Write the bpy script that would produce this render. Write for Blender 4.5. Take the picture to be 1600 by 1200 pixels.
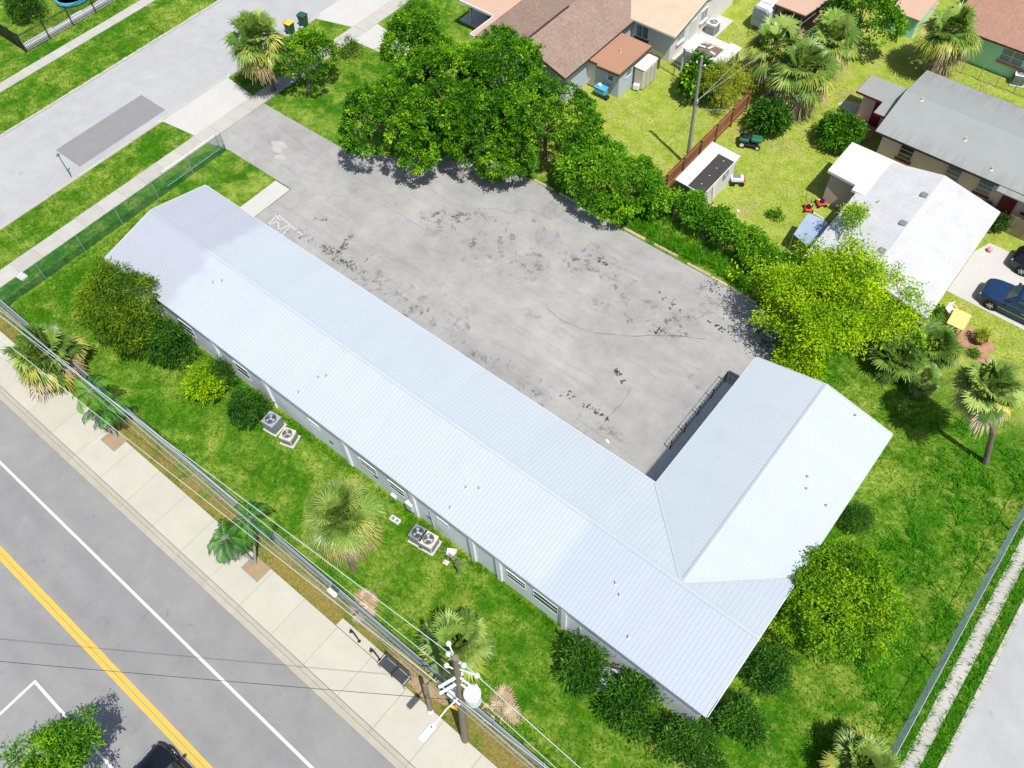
import bpy, math, random
import numpy as np
from mathutils import Vector, Matrix

for o in list(bpy.data.objects):
    bpy.data.objects.remove(o, do_unlink=True)
SC = bpy.context.scene
COL = SC.collection
PI = math.pi
R = math.radians

# ------------------------------------------------------------------ camera
cam_d = bpy.data.cameras.new('camera')
cam = bpy.data.objects.new('camera', cam_d)
COL.objects.link(cam)
cam_d.sensor_fit = 'HORIZONTAL'
cam_d.sensor_width = 36.0
cam_d.lens = 30.4317
cam_d.clip_start = 0.5
cam_d.clip_end = 2000
cam.matrix_world = Matrix([[0.775355, -0.510882, 0.371246, 0.028719], [0.630606, 0.658034, -0.411494, -11.758421], [-0.034067, 0.553164, 0.832376, 44.0], [0.0, 0.0, 0.0, 1.0]])
SC.camera = cam

# ------------------------------------------------------------------ light
SUN_EL = R(65)
SUN_DIR = Vector((0.933 * math.cos(SUN_EL), -0.36 * math.cos(SUN_EL), math.sin(SUN_EL)))
w = bpy.data.worlds.new('World')
SC.world = w
w.use_nodes = True
nt = w.node_tree
bg = nt.nodes['Background']
sky = nt.nodes.new('ShaderNodeTexSky')
sky.sky_type = 'NISHITA'
sky.sun_disc = False
sky.sun_elevation = SUN_EL
sky.sun_rotation = math.atan2(SUN_DIR.x, SUN_DIR.y)
sky.air_density = 1.0
sky.dust_density = 1.5
nt.links.new(sky.outputs[0], bg.inputs[0])
bg.inputs[1].default_value = 0.11
sd = bpy.data.lights.new('sun', 'SUN')
sd.energy = 4.6
sd.angle = R(0.53)
sd.color = (1.0, 0.965, 0.91)
sun = bpy.data.objects.new('sun', sd)
COL.objects.link(sun)
sun.rotation_euler = SUN_DIR.to_track_quat('Z', 'Y').to_euler()
sun.location = (0, 0, 60)
SC.view_settings.view_transform = 'Standard'
SC.view_settings.look = 'None'
SC.view_settings.exposure = 0.30
SC.view_settings.gamma = 1.0
SC.view_settings.use_curve_mapping = False

# ------------------------------------------------------------------ helpers
def tag(o, label=None, cat=None, group=None, kind=None):
    if label: o['label'] = label
    if cat: o['category'] = cat
    if group: o['group'] = group
    if kind: o['kind'] = kind
    return o

def thing(name, label, cat, loc=(0, 0, 0), rz=0.0, group=None):
    o = bpy.data.objects.new(name, None)
    COL.objects.link(o)
    o.empty_display_size = 0.2
    o.location = loc
    o.rotation_euler = (0, 0, rz)
    return tag(o, label, cat, group)

def me(name, verts, faces, mat, smooth=False):
    m = bpy.data.meshes.new(name)
    m.from_pydata([tuple(v) for v in verts], [], [tuple(f) for f in faces])
    if smooth:
        m.polygons.foreach_set('use_smooth', [True] * len(m.polygons))
    m.materials.append(mat)
    m.update()
    return m

def link(name, mesh, parent=None, loc=(0, 0, 0), rot=(0, 0, 0)):
    o = bpy.data.objects.new(name, mesh)
    COL.objects.link(o)
    o.location = loc
    o.rotation_euler = rot
    if parent: o.parent = parent
    return o

class MB:
    """collects shapes in metres and links them as one mesh"""
    def __init__(s): s.v = []; s.f = []
    def add(s, verts, faces):
        n = len(s.v); s.v += [tuple(p) for p in verts]; s.f += [tuple(i + n for i in f) for f in faces]
        return s
    def box(s, x0, x1, y0, y1, z0, z1):
        return s.add([(x0,y0,z0),(x1,y0,z0),(x1,y1,z0),(x0,y1,z0),(x0,y0,z1),(x1,y0,z1),(x1,y1,z1),(x0,y1,z1)],
                     [(3,2,1,0),(4,5,6,7),(0,1,5,4),(1,2,6,5),(2,3,7,6),(3,0,4,7)])
    def cbox(s, c, sz, rz=0.0, bev=0.0):
        hx, hy, hz = sz[0]/2, sz[1]/2, sz[2]/2
        ca, sa = math.cos(rz), math.sin(rz)
        if bev:
            b = min(bev, hx*.9, hy*.9, hz*.9); ring = []
            for z, k in ((-hz, b), (-hz+b, 0), (hz-b, 0), (hz, b)):
                x, y = hx-k, hy-k; q = b if k == 0 else b*.6
                ring.append([(-x+q,-y,z),(x-q,-y,z),(x,-y+q,z),(x,y-q,z),(x-q,y,z),(-x+q,y,z),(-x,y-q,z),(-x,-y+q,z)])
            V = [(c[0]+p[0]*ca-p[1]*sa, c[1]+p[0]*sa+p[1]*ca, c[2]+p[2]) for r_ in ring for p in r_]
            F = [tuple(range(7,-1,-1)), tuple(range(24,32))]
            for k in range(3):
                for i in range(8): F.append((k*8+i, k*8+(i+1)%8, k*8+8+(i+1)%8, k*8+8+i))
            return s.add(V, F)
        V = [(c[0]+x*ca-y*sa, c[1]+x*sa+y*ca, c[2]+z) for z in (-hz, hz) for x, y in ((-hx,-hy),(hx,-hy),(hx,hy),(-hx,hy))]
        return s.add(V, [(3,2,1,0),(4,5,6,7),(0,1,5,4),(1,2,6,5),(2,3,7,6),(3,0,4,7)])
    def tube(s, pts, r, n=6, cap=True):
        pts = [Vector(p) for p in pts]
        rr = r if isinstance(r, (list, tuple)) else [r] * len(pts)
        V = []; F = []
        for i, p in enumerate(pts):
            d = (pts[min(i+1, len(pts)-1)] - pts[max(i-1, 0)]).normalized()
            a = d.cross(Vector((0,0,1)) if abs(d.z) < .95 else Vector((1,0,0))).normalized(); b = d.cross(a)
            for k in range(n):
                t = 2*PI*k/n
                V.append(p + a*(math.cos(t)*rr[i]) + b*(math.sin(t)*rr[i]))
        for i in range(len(pts)-1):
            for k in range(n):
                F.append((i*n+k, i*n+(k+1)%n, (i+1)*n+(k+1)%n, (i+1)*n+k))
        if cap:
            F.append(tuple(range(n))); F.append(tuple((len(pts)-1)*n+k for k in range(n-1,-1,-1)))
        return s.add(V, F)
    def lathe(s, c, prof, n=16):
        V = []; F = []
        for r_, z in prof:
            for k in range(n):
                t = 2*PI*k/n
                V.append((c[0]+r_*math.cos(t), c[1]+r_*math.sin(t), c[2]+z))
        for i in range(len(prof)-1):
            for k in range(n): F.append((i*n+k, i*n+(k+1)%n, (i+1)*n+(k+1)%n, (i+1)*n+k))
        F.append(tuple(range(n-1,-1,-1))); F.append(tuple((len(prof)-1)*n+k for k in range(n)))
        return s.add(V, F)
    def prism(s, poly, z0, z1):
        n = len(poly)
        V = [(p[0],p[1],z0) for p in poly] + [(p[0],p[1],z1) for p in poly]
        F = [tuple(range(n-1,-1,-1)), tuple(range(n,2*n))] + [(i,(i+1)%n,n+(i+1)%n,n+i) for i in range(n)]
        return s.add(V, F)
    def loft(s, rings, close=True):
        n = len(rings[0]); V = [p for r_ in rings for p in r_]; F = []
        for i in range(len(rings)-1):
            for k in range(n): F.append((i*n+k, i*n+(k+1)%n, (i+1)*n+(k+1)%n, (i+1)*n+k))
        if close:
            F.append(tuple(range(n-1,-1,-1))); F.append(tuple((len(rings)-1)*n+k for k in range(n)))
        return s.add(V, F)
    def build(s, name, mat, parent=None, local=False, smooth=False):
        off = (0,0,0)
        if parent and not local:
            p = parent
            while p.parent: p = p.parent
            off = p.location
        v = [(a-off[0], b-off[1], c-off[2]) for a, b, c in s.v]
        return link(name, me(name, v, s.f, mat, smooth), parent)

# ------------------------------------------------------------------ materials
def nodes(name):
    m = bpy.data.materials.new(name); m.use_nodes = True
    t = m.node_tree
    return m, t, t.nodes['Principled BSDF'], t.links

def noise(t, scale, detail=4, rough=.6, vec=None, dist=0):
    n = t.nodes.new('ShaderNodeTexNoise')
    n.inputs['Scale'].default_value = scale; n.inputs['Detail'].default_value = detail
    n.inputs['Roughness'].default_value = rough; n.inputs['Distortion'].default_value = dist
    if vec: t.links.new(vec, n.inputs['Vector'])
    return n.outputs['Fac']

def ramp(t, fac, stops):
    r = t.nodes.new('ShaderNodeValToRGB')
    e = r.color_ramp.elements
    while len(e) < len(stops): e.new(.5)
    for k, (p, c) in zip(e, stops):
        k.position = p; k.color = (*c, 1) if len(c) == 3 else c
    t.links.new(fac, r.inputs[0])
    return r.outputs[0]

def mixc(t, fac, a, b, mode='MIX'):
    n = t.nodes.new('ShaderNodeMix'); n.data_type = 'RGBA'; n.blend_type = mode
    for sock, val in ((0, fac), (6, a), (7, b)):
        if isinstance(val, (int, float)): n.inputs[sock].default_value = val
        elif isinstance(val, tuple): n.inputs[sock].default_value = (*val, 1)
        else: t.links.new(val, n.inputs[sock])
    return n.outputs[2]

def math_(t, op, a, b=0.0, clamp=False):
    n = t.nodes.new('ShaderNodeMath'); n.operation = op; n.use_clamp = clamp
    for i, val in enumerate((a, b)):
        if isinstance(val, (int, float)): n.inputs[i].default_value = val
        else: t.links.new(val, n.inputs[i])
    return n.outputs[0]

def smooth(t, x, a, b):
    n = t.nodes.new('ShaderNodeMapRange'); n.interpolation_type = 'SMOOTHSTEP'
    t.links.new(x, n.inputs[0]); n.inputs[1].default_value = a; n.inputs[2].default_value = b
    return n.outputs[0]

def pos(t):
    return t.nodes.new('ShaderNodeNewGeometry').outputs['Position']

def bump(t, bs, h, strength=.3, dist=.02):
    b = t.nodes.new('ShaderNodeBump'); b.inputs['Strength'].default_value = strength; b.inputs['Distance'].default_value = dist
    t.links.new(h, b.inputs['Height']); t.links.new(b.outputs[0], bs.inputs['Normal'])

def M(name, col, rough=.75, var=.12, scale=2.0, bmp=.0, bscale=40, metal=0.0, spec=.35, rnd=0.0, grain=0.0):
    m, t, b, L = nodes(name)
    P_ = pos(t)
    lo = tuple(max(0, c*(1-var)) for c in col); hi = tuple(min(1, c*(1+var)) for c in col)
    c = mixc(t, noise(t, scale, 5, .65, P_), lo, hi)
    if grain:
        c = mixc(t, 1.0, c, ramp(t, noise(t, 22, 3, .7, P_), [(.3, (1-grain,)*3), (.7, (1+grain*.6,)*3)]), 'MULTIPLY')
    if rnd:
        oi = t.nodes.new('ShaderNodeObjectInfo')
        c = mixc(t, 1.0, c, ramp(t, oi.outputs['Random'], [(0, (1-rnd,)*3), (1, (1+rnd*.5,)*3)]), 'MULTIPLY')
    L.new(c, b.inputs['Base Color'])
    b.inputs['Roughness'].default_value = rough; b.inputs['Metallic'].default_value = metal
    b.inputs['Specular IOR Level'].default_value = spec
    if bmp: bump(t, b, noise(t, bscale, 3, .6, P_), bmp, .01)
    return m

def leaf(name, stops, trans=.28, rough=.45, spec=.35, tc=(1.1, 1.15, .35)):
    """leaf colour runs along the ramp by a per-leaf tint"""
    m, t, b, L = nodes(name)
    a = t.nodes.new('ShaderNodeAttribute'); a.attribute_name = 'tint'
    c = ramp(t, a.outputs['Fac'], stops)
    L.new(c, b.inputs['Base Color'])
    b.inputs['Roughness'].default_value = rough; b.inputs['Specular IOR Level'].default_value = spec
    tr = t.nodes.new('ShaderNodeBsdfTranslucent')
    L.new(mixc(t, 1.0, c, tc, 'MULTIPLY'), tr.inputs[0])
    mx = t.nodes.new('ShaderNodeMixShader'); mx.inputs[0].default_value = trans
    L.new(b.outputs[0], mx.inputs[1]); L.new(tr.outputs[0], mx.inputs[2])
    L.new(mx.outputs[0], t.nodes['Material Output'].inputs[0])
    return m

def mat_ground():
    m, t, b, L = nodes('lawn_soil_and_turf')
    P_ = pos(t)
    sx = t.nodes.new('ShaderNodeSeparateXYZ'); L.new(P_, sx.inputs[0])
    big = noise(t, .16, 4, .6, P_); mid = noise(t, .9, 5, .7, P_); fine = noise(t, 7, 4, .75, P_); patch = noise(t, .45, 5, .75, P_, .6)
    lush = ramp(t, mid, [(.15, (.008, .060, .001)), (.5, (.038, .160, .002)), (.85, (.130, .275, .004))])
    dryg = ramp(t, mid, [(.2, (.17, .27, .02)), (.5, (.32, .40, .06)), (.8, (.50, .48, .19))])
    # the back yards carry paler, drier turf than the watered lot
    by = smooth(t, math_(t, 'ADD', sx.outputs[1], math_(t, 'MULTIPLY', big, 5)), 26.5, 31)
    bx = smooth(t, math_(t, 'ADD', sx.outputs[0], math_(t, 'MULTIPLY', big, 5)), -35, -30)
    yard = math_(t, 'MULTIPLY', by, bx)
    dry = smooth(t, math_(t, 'ADD', math_(t, 'ADD', math_(t, 'MULTIPLY', patch, .62), math_(t, 'MULTIPLY', noise(t, 2.6, 5, .8, P_), .42)), math_(t, 'MULTIPLY', big, .35)), .60, .84)
    c = mixc(t, math_(t, 'MAXIMUM', math_(t, 'MULTIPLY', yard, .95), math_(t, 'MULTIPLY', dry, .72)), lush, dryg)
    soil = smooth(t, math_(t, 'ADD', noise(t, .33, 6, .8, P_), math_(t, 'MULTIPLY', yard, .10)), .63, .77)
    c = mixc(t, math_(t, 'MULTIPLY', soil, .75), c, (.42, .33, .19))
    # worn strip of dry turf between the fence and the wide pavement
    st = math_(t, 'MULTIPLY', smooth(t, sx.outputs[1], -7.9, -7.2), math_(t, 'SUBTRACT', 1.0, smooth(t, sx.outputs[1], -6.3, -5.5)))
    c = mixc(t, math_(t, 'MULTIPLY', st, math_(t, 'MULTIPLY', smooth(t, patch, .30, .55), .85)), c, (.27, .205, .065))
    c = mixc(t, 1.0, c, ramp(t, fine, [(.28, (.58, .62, .5)), (.72, (1.36, 1.28, 1.2))]), 'MULTIPLY')
    L.new(c, b.inputs['Base Color'])
    b.inputs['Roughness'].default_value = .9; b.inputs['Specular IOR Level'].default_value = .15
    bump(t, b, noise(t, 9, 5, .8, P_), .9, .12)
    return m

def mat_asphalt(name, base, dark, light, stain=.5, track=None, crack=0.0):
    m, t, b, L = nodes(name)
    P_ = pos(t)
    big = noise(t, .12, 5, .65, P_, .4); mid = noise(t, .8, 5, .7, P_); fine = noise(t, 28, 3, .8, P_)
    c = ramp(t, big, [(.25, dark), (.5, base), (.75, light)])
    c = mixc(t, .4, c, ramp(t, mid, [(.3, dark), (.7, light)]))
    if track:
        sx = t.nodes.new('ShaderNodeSeparateXYZ'); L.new(P_, sx.inputs[0])
        ax = sx.outputs[track[0]]
        for k in track[1:]:
            d = math_(t, 'ABSOLUTE', math_(t, 'SUBTRACT', ax, k))
            f = math_(t, 'SUBTRACT', 1.0, smooth(t, d, .05, .75))
            c = mixc(t, math_(t, 'MULTIPLY', f, math_(t, 'MULTIPLY', smooth(t, noise(t, .35, 4, .7, P_), .25, .7), .5)), c, dark)
    if crack:
        mp = t.nodes.new('ShaderNodeMapping'); mp.inputs['Scale'].default_value = (.16, 1.5, 1); mp.inputs['Rotation'].default_value = (0, 0, .25); L.new(P_, mp.inputs[0])
        c = mixc(t, math_(t, 'MULTIPLY', smooth(t, noise(t, 1.0, 6, .75, mp.outputs[0], .8), .48, .75), .55), c, dark)
    sp = smooth(t, noise(t, 1.1, 3, .55, P_, .3), .66, .78)
    c = mixc(t, math_(t, 'MULTIPLY', sp, stain), c, tuple(k*.45 for k in dark))
    sp2 = smooth(t, noise(t, 4.5, 2, .5, P_), .735, .76)
    c = mixc(t, math_(t, 'MULTIPLY', sp2, stain), c, tuple(k*.35 for k in dark))
    if crack:
        v = t.nodes.new('ShaderNodeTexVoronoi'); v.feature = 'DISTANCE_TO_EDGE'; v.inputs['Scale'].default_value = .16
        n_ = t.nodes.new('ShaderNodeTexNoise'); n_.inputs['Scale'].default_value = .5; n_.inputs['Detail'].default_value = 5; L.new(P_, n_.inputs['Vector'])
        vm = t.nodes.new('ShaderNodeVectorMath'); vm.operation = 'MULTIPLY_ADD'
        L.new(n_.outputs['Color'], vm.inputs[0]); vm.inputs[1].default_value = (3, 3, 0); L.new(P_, vm.inputs[2])
        L.new(vm.outputs[0], v.inputs['Vector'])
        cr = math_(t, 'SUBTRACT', 1.0, smooth(t, v.outputs['Distance'], .003, .010))
        cr = math_(t, 'MULTIPLY', cr, smooth(t, noise(t, .3, 2, .5, P_), .5, .62))
        c = mixc(t, math_(t, 'MULTIPLY', cr, crack), c, tuple(k*.5 for k in dark))
    c = mixc(t, 1.0, c, ramp(t, fine, [(.25, (.80, .80, .80)), (.75, (1.16, 1.16, 1.16))]), 'MULTIPLY')
    L.new(c, b.inputs['Base Color']); b.inputs['Roughness'].default_value = .88; b.inputs['Specular IOR Level'].default_value = .2
    bump(t, b, fine, .35, .01)
    return m

def mat_roof_metal():
    m, t, b, L = nodes('painted_roof_metal')
    P_ = pos(t)
    sx = t.nodes.new('ShaderNodeSeparateXYZ'); L.new(P_, sx.inputs[0])
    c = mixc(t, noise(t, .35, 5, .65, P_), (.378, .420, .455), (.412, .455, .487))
    # older, greyer coat left at the street end and a bluer, darker right end of the front slope
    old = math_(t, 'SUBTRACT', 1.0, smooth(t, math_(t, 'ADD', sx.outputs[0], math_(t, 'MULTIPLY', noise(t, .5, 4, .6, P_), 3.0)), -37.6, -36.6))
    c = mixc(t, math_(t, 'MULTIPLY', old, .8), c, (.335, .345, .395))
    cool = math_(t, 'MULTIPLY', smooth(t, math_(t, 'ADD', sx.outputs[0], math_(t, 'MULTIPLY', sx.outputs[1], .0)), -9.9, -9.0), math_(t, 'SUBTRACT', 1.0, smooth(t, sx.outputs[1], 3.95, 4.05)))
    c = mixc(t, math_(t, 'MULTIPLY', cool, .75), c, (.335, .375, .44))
    lit_wht = smooth(t, sx.outputs[1], 7.0, 15)  # sunlight painted in: whiter towards the outer side of the cross wing
    lit_wht = math_(t, 'MULTIPLY', lit_wht, smooth(t, sx.outputs[0], -9, -3))
    c = mixc(t, math_(t, 'MULTIPLY', lit_wht, .5), c, (.435, .46, .48))
    dirt = smooth(t, noise(t, .55, 7, .8, P_, .5), .48, .78)
    c = mixc(t, math_(t, 'MULTIPLY', dirt, .22), c, (.30, .32, .34))
    fr = smooth(t, noise(t, 5.5, 5, .75, P_), .62, .82)
    c = mixc(t, math_(t, 'MULTIPLY', fr, .08), c, (.28, .28, .27))
    oi = t.nodes.new('ShaderNodeObjectInfo')
    c = mixc(t, 1.0, c, ramp(t, oi.outputs['Random'], [(0, (.985, .985, .99)), (1, (1.01, 1.01, 1.01))]), 'MULTIPLY')
    L.new(c, b.inputs['Base Color']); b.inputs['Roughness'].default_value = .55; b.inputs['Specular IOR Level'].default_value = .3
    return m

def mat_shingle(name, a, bcol, rot=0.0, sc=1.0):
    m, t, b, L = nodes(name)
    P_ = pos(t)
    mp = t.nodes.new('ShaderNodeMapping'); mp.inputs['Rotation'].default_value = (0, 0, rot); L.new(P_, mp.inputs[0])
    br = t.nodes.new('ShaderNodeTexBrick'); L.new(mp.outputs[0], br.inputs['Vector'])
    br.inputs['Scale'].default_value = 3.0*sc; br.inputs['Color1'].default_value = (*a, 1); br.inputs['Color2'].default_value = (*bcol, 1)
    br.inputs['Mortar'].default_value = (*[k*.7 for k in a], 1); br.inputs['Mortar Size'].default_value = .012
    c = mixc(t, 1.0, br.outputs[0], ramp(t, noise(t, .7, 6, .75, P_), [(.3, (.90,)*3), (.7, (1.07,)*3)]), 'MULTIPLY')
    L.new(c, b.inputs['Base Color']); b.inputs['Roughness'].default_value = .92; b.inputs['Specular IOR Level'].default_value = .15
    bump(t, b, noise(t, 30, 3, .7, P_), .4, .01)
    return m

def mat_metalroof_grey():
    m, t, b, L = nodes('weathered_rolled_roofing')
    P_ = pos(t)
    sx = t.nodes.new('ShaderNodeSeparateXYZ'); L.new(P_, sx.inputs[0])
    mp = t.nodes.new('ShaderNodeMapping'); mp.inputs['Scale'].default_value = (2.2, .22, 1); L.new(P_, mp.inputs[0])
    c = mixc(t, noise(t, .5, 5, .65, P_), (.225, .238, .228), (.275, .288, .277))
    edge = math_(t, 'MAXIMUM', smooth(t, sx.outputs[1], 45.6, 48.4), math_(t, 'SUBTRACT', 1.0, smooth(t, sx.outputs[1], 40.6, 42.2)))
    streak = math_(t, 'MULTIPLY', smooth(t, noise(t, 1.2, 4, .7, mp.outputs[0]), .40, .62), edge)
    c = mixc(t, math_(t, 'MULTIPLY', streak, .65), c, (.19, .20, .19))
    L.new(c, b.inputs['Base Color']); b.inputs['Roughness'].default_value = .7
    return m

def mat_stain(name, col, lo, hi, sc=5.0):
    """a film on the asphalt that thins out to nothing in places"""
    m, t, b, L = nodes(name)
    P_ = pos(t)
    b.inputs['Base Color'].default_value = (*col, 1); b.inputs['Roughness'].default_value = .8; b.inputs['Specular IOR Level'].default_value = .2
    tr = t.nodes.new('ShaderNodeBsdfTransparent'); mx = t.nodes.new('ShaderNodeMixShader')
    L.new(smooth(t, noise(t, sc, 5, .75, P_), lo, hi), mx.inputs[0])
    L.new(tr.outputs[0], mx.inputs[1]); L.new(b.outputs[0], mx.inputs[2]); L.new(mx.outputs[0], t.nodes['Material Output'].inputs[0])
    return m

MAT = dict(
    ground=mat_ground(),
    road=mat_asphalt('main_road_asphalt', (.232, .231, .226), (.180, .179, .176), (.275, .273, .266), .35, (1, -13.4, -15.2, -17.2, -18.9)),
    street=mat_asphalt('side_street_asphalt', (.36, .362, .363), (.295, .298, .30), (.415, .415, .41), .25),
    patch=M('repair_patch_asphalt', (.215, .212, .21), .88, .12, 1.2, .3, 60, grain=.12),
    lot=mat_asphalt('parking_lot_asphalt', (.305, .299, .287), (.205, .202, .196), (.395, .385, .365), .25, None, .25),
    concrete=M('pavement_concrete', (.425, .405, .335), .85, .12, .8, .25, 50, rnd=.05, grain=.06),
    kerbc=M('kerb_concrete', (.36, .335, .275), .88, .16, 1.6, .3, 50, rnd=.06, grain=.1),
    oldconc=M('old_pavement_concrete', (.40, .385, .35), .88, .16, 1.3, .3, 50, rnd=.08, grain=.1),
    walkc=M('pale_walkway_concrete', (.48, .475, .46), .85, .08, .8),
    driveway=M('driveway_concrete', (.455, .445, .415), .85, .12, .6, .2, 50, grain=.06),
    white_line=M('white_road_paint', (.58, .58, .60), .6, .12, 6),
    yellow_line=M('yellow_road_paint', (.66, .375, .055), .6, .10, 6),
    faded=M('faded_white_paint', (.46, .45, .435), .7, .2, 9),
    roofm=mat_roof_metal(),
    wallw=M('painted_stucco_wall', (.74, .76, .79), .8, .06, 1.5, .2, 60),
    trim=M('white_trim_metal', (.52, .56, .60), .5, .05),
    glass=M('dark_window_glass', (.035, .055, .055), .08, .2, 3, spec=.6),
    glassg=M('greenish_window_glass', (.10, .20, .17), .1, .3, 3, spec=.6),
    glassb=M('grey_blue_window_glass', (.17, .22, .26), .12, .3, 6, spec=.6),
    frame=M('white_window_frame', (.66, .69, .68), .5, .05),
    galv=M('galvanised_steel', (.42, .46, .50), .42, .12, 5, metal=.45),
    mesh=M('galvanised_chain_link', (.40, .47, .54), .5, .1, 3, metal=.25),
    gmesh=M('green_vinyl_chain_link', (.11, .52, .42), .55, .15, 1.5),
    black=M('black_painted_metal', (.012, .013, .015), .4, .2, 6),
    dgrey=M('dark_grey_metal', (.045, .05, .055), .5, .2, 6),
    fanblk=M('dark_fan_interior', (.02, .024, .028), .6, .2, 9),
    beige=M('beige_sheet_metal', (.50, .47, .40), .55, .08, 4),
    acgrey=M('grey_sheet_metal', (.16, .18, .20), .5, .12, 4),
    wood=M('weathered_pole_wood', (.20, .165, .115), .9, .35, 4, .6, 30),
    polegrey=M('greyed_pole_wood', (.22, .23, .19), .9, .25, 4, .5, 30),
    fencewood=M('brown_fence_boards', (.27, .12, .055), .85, .28, 3, .3, 40, rnd=.2),
    greywood=M('grey_fence_boards', (.27, .22, .13), .88, .25, 3, .3, 40, rnd=.2),
    bark=M('tree_bark', (.12, .09, .06), .92, .35, 6, .6, 25),
    palmbark=M('palm_trunk_bark', (.16, .125, .085), .95, .4, 9, .7, 20),
    ceramic=M('white_ceramic', (.70, .72, .74), .35, .05),
    lampw=M('lamp_head_white', (.66, .70, .74), .45, .05),
    wire=M('bright_bare_wire', (.62, .65, .66), .45, .05, 2, metal=.2),
    cable=M('blue_grey_cable', (.26, .31, .38), .5, .1, 2),
    blackwire=M('black_wire', (.02, .02, .02), .6, .1),
    stop=M('weathered_wheel_stop', (.50, .42, .25), .88, .2, 4, .4, 40, rnd=.18, grain=.15),
    oil=mat_stain('oil_stain', (.035, .032, .030), .36, .60),
    oilbrown=mat_stain('dried_leaf_debris', (.085, .068, .052), .42, .68, 7),
    smear=mat_stain('grime_smear', (.14, .137, .132), .46, .95, 1.6),
    crackm=M('crack_filler', (.17, .165, .16), .85, .3, 6),
    dirt=M('bare_soil', (.30, .215, .13), .95, .25, 3, .4, 30),
    brickred=M('terracotta_soil', (.36, .20, .13), .95, .2, 3),
    shA=mat_shingle('brown_shingles', (.235, .16, .125), (.31, .23, .18), 0),
    shB=mat_shingle('tan_shingles', (.53, .385, .275), (.58, .43, .31), 0),
    shFlat=M('brown_roll_roofing', (.345, .185, .115), .85, .10, .7, .2, 50, grain=.05),
    tanroof=M('tan_roll_roofing', (.47, .32, .23), .85, .1, .7, grain=.05),
    shE=mat_shingle('red_brown_shingles', (.30, .165, .115), (.36, .215, .155), 0),
    shD=mat_shingle('white_shingles', (.455, .46, .465), (.50, .505, .51), PI/2, 1.2),
    greyroof=mat_metalroof_grey(),
    wallB=M('pale_grey_stucco', (.66, .63, .60), .85, .06, 2),
    wallC=M('pale_pink_stucco', (.76, .58, .52), .85, .06, 2),
    wallCp=M('pink_stucco', (.60, .40, .36), .85, .06, 2),
    wallA=M('grey_blue_stucco', (.42, .47, .54), .85, .08, 2),
    wallE=M('mint_green_stucco', (.42, .74, .54), .85, .06, 2),
    wallD=M('taupe_stucco', (.46, .37, .32), .85, .06, 2),
    whitep=M('bright_white_paint', (.58, .58, .585), .6, .04),
    burg=M('burgundy_paint', (.17, .018, .03), .6, .15),
    brownfascia=M('dark_brown_fascia', (.055, .035, .028), .7, .2),
    darksill=M('dark_plum_sill', (.05, .03, .04), .7, .2),
    terrac=M('terracotta_sill', (.42, .19, .12), .8, .12),
    cream=M('cream_fascia', (.70, .66, .55), .7, .06),
    shedblack=M('black_roof_felt', (.045, .038, .036), .85, .25, 3),
    shedwall=M('weathered_grey_plywood', (.20, .17, .145), .9, .25, 3, .3, 30),
    bluecar=M('blue_car_paint', (.010, .032, .085), .16, .1, 2, spec=.7),
    blackcar=M('black_car_paint', (.006, .007, .010), .16, .1, 2, spec=.7),
    rubber=M('tyre_rubber', (.015, .015, .016), .85, .2, 9),
    rim=M('alloy_rim', (.52, .52, .52), .35, .08, 5, metal=.6),
    chrome=M('chrome_trim', (.62, .63, .64), .2, .05, 5, metal=.8),
    carglass=M('tinted_car_glass', (.035, .085, .095), .06, .2, 3, spec=.8),
    lightg=M('headlight_lens', (.60, .62, .62), .15, .1, 5, spec=.7),
    redp=M('red_plastic', (.55, .04, .035), .5, .15),
    greenp=M('green_plastic', (.018, .12, .07), .5, .15),
    dgreen=M('dark_green_plastic', (.02, .085, .05), .5, .15),
    tealp=M('teal_paint', (.02, .42, .29), .5, .15),
    bluep=M('sky_blue_plastic', (.07, .36, .52), .5, .12),
    tarp=M('grey_blue_tarp', (.24, .31, .42), .6, .25, 1.6),
    yellowp=M('pale_yellow_tabletop', (.78, .52, .17), .6, .05),
    yelbin=M('yellow_bin_lid', (.72, .44, .05), .5, .08),
    pink=M('pink_rubber', (.80, .30, .36), .5, .08),
    plastw=M('white_plastic', (.70, .70, .68), .5, .06),
    orange=M('amber_wood', (.42, .21, .05), .6, .2),
    pot=M('terracotta_pot', (.17, .065, .045), .7, .2),
    rust=M('rusty_carport_sheet', (.17, .115, .10), .85, .5, 1.5),
    trailer=M('trailer_white_skin', (.66, .67, .69), .4, .06),
    trailerg=M('trailer_grey_end', (.22, .25, .28), .45, .15),
)
G3 = lambda a, b, c: [(.05, a), (.5, b), (.95, c)]
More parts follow.
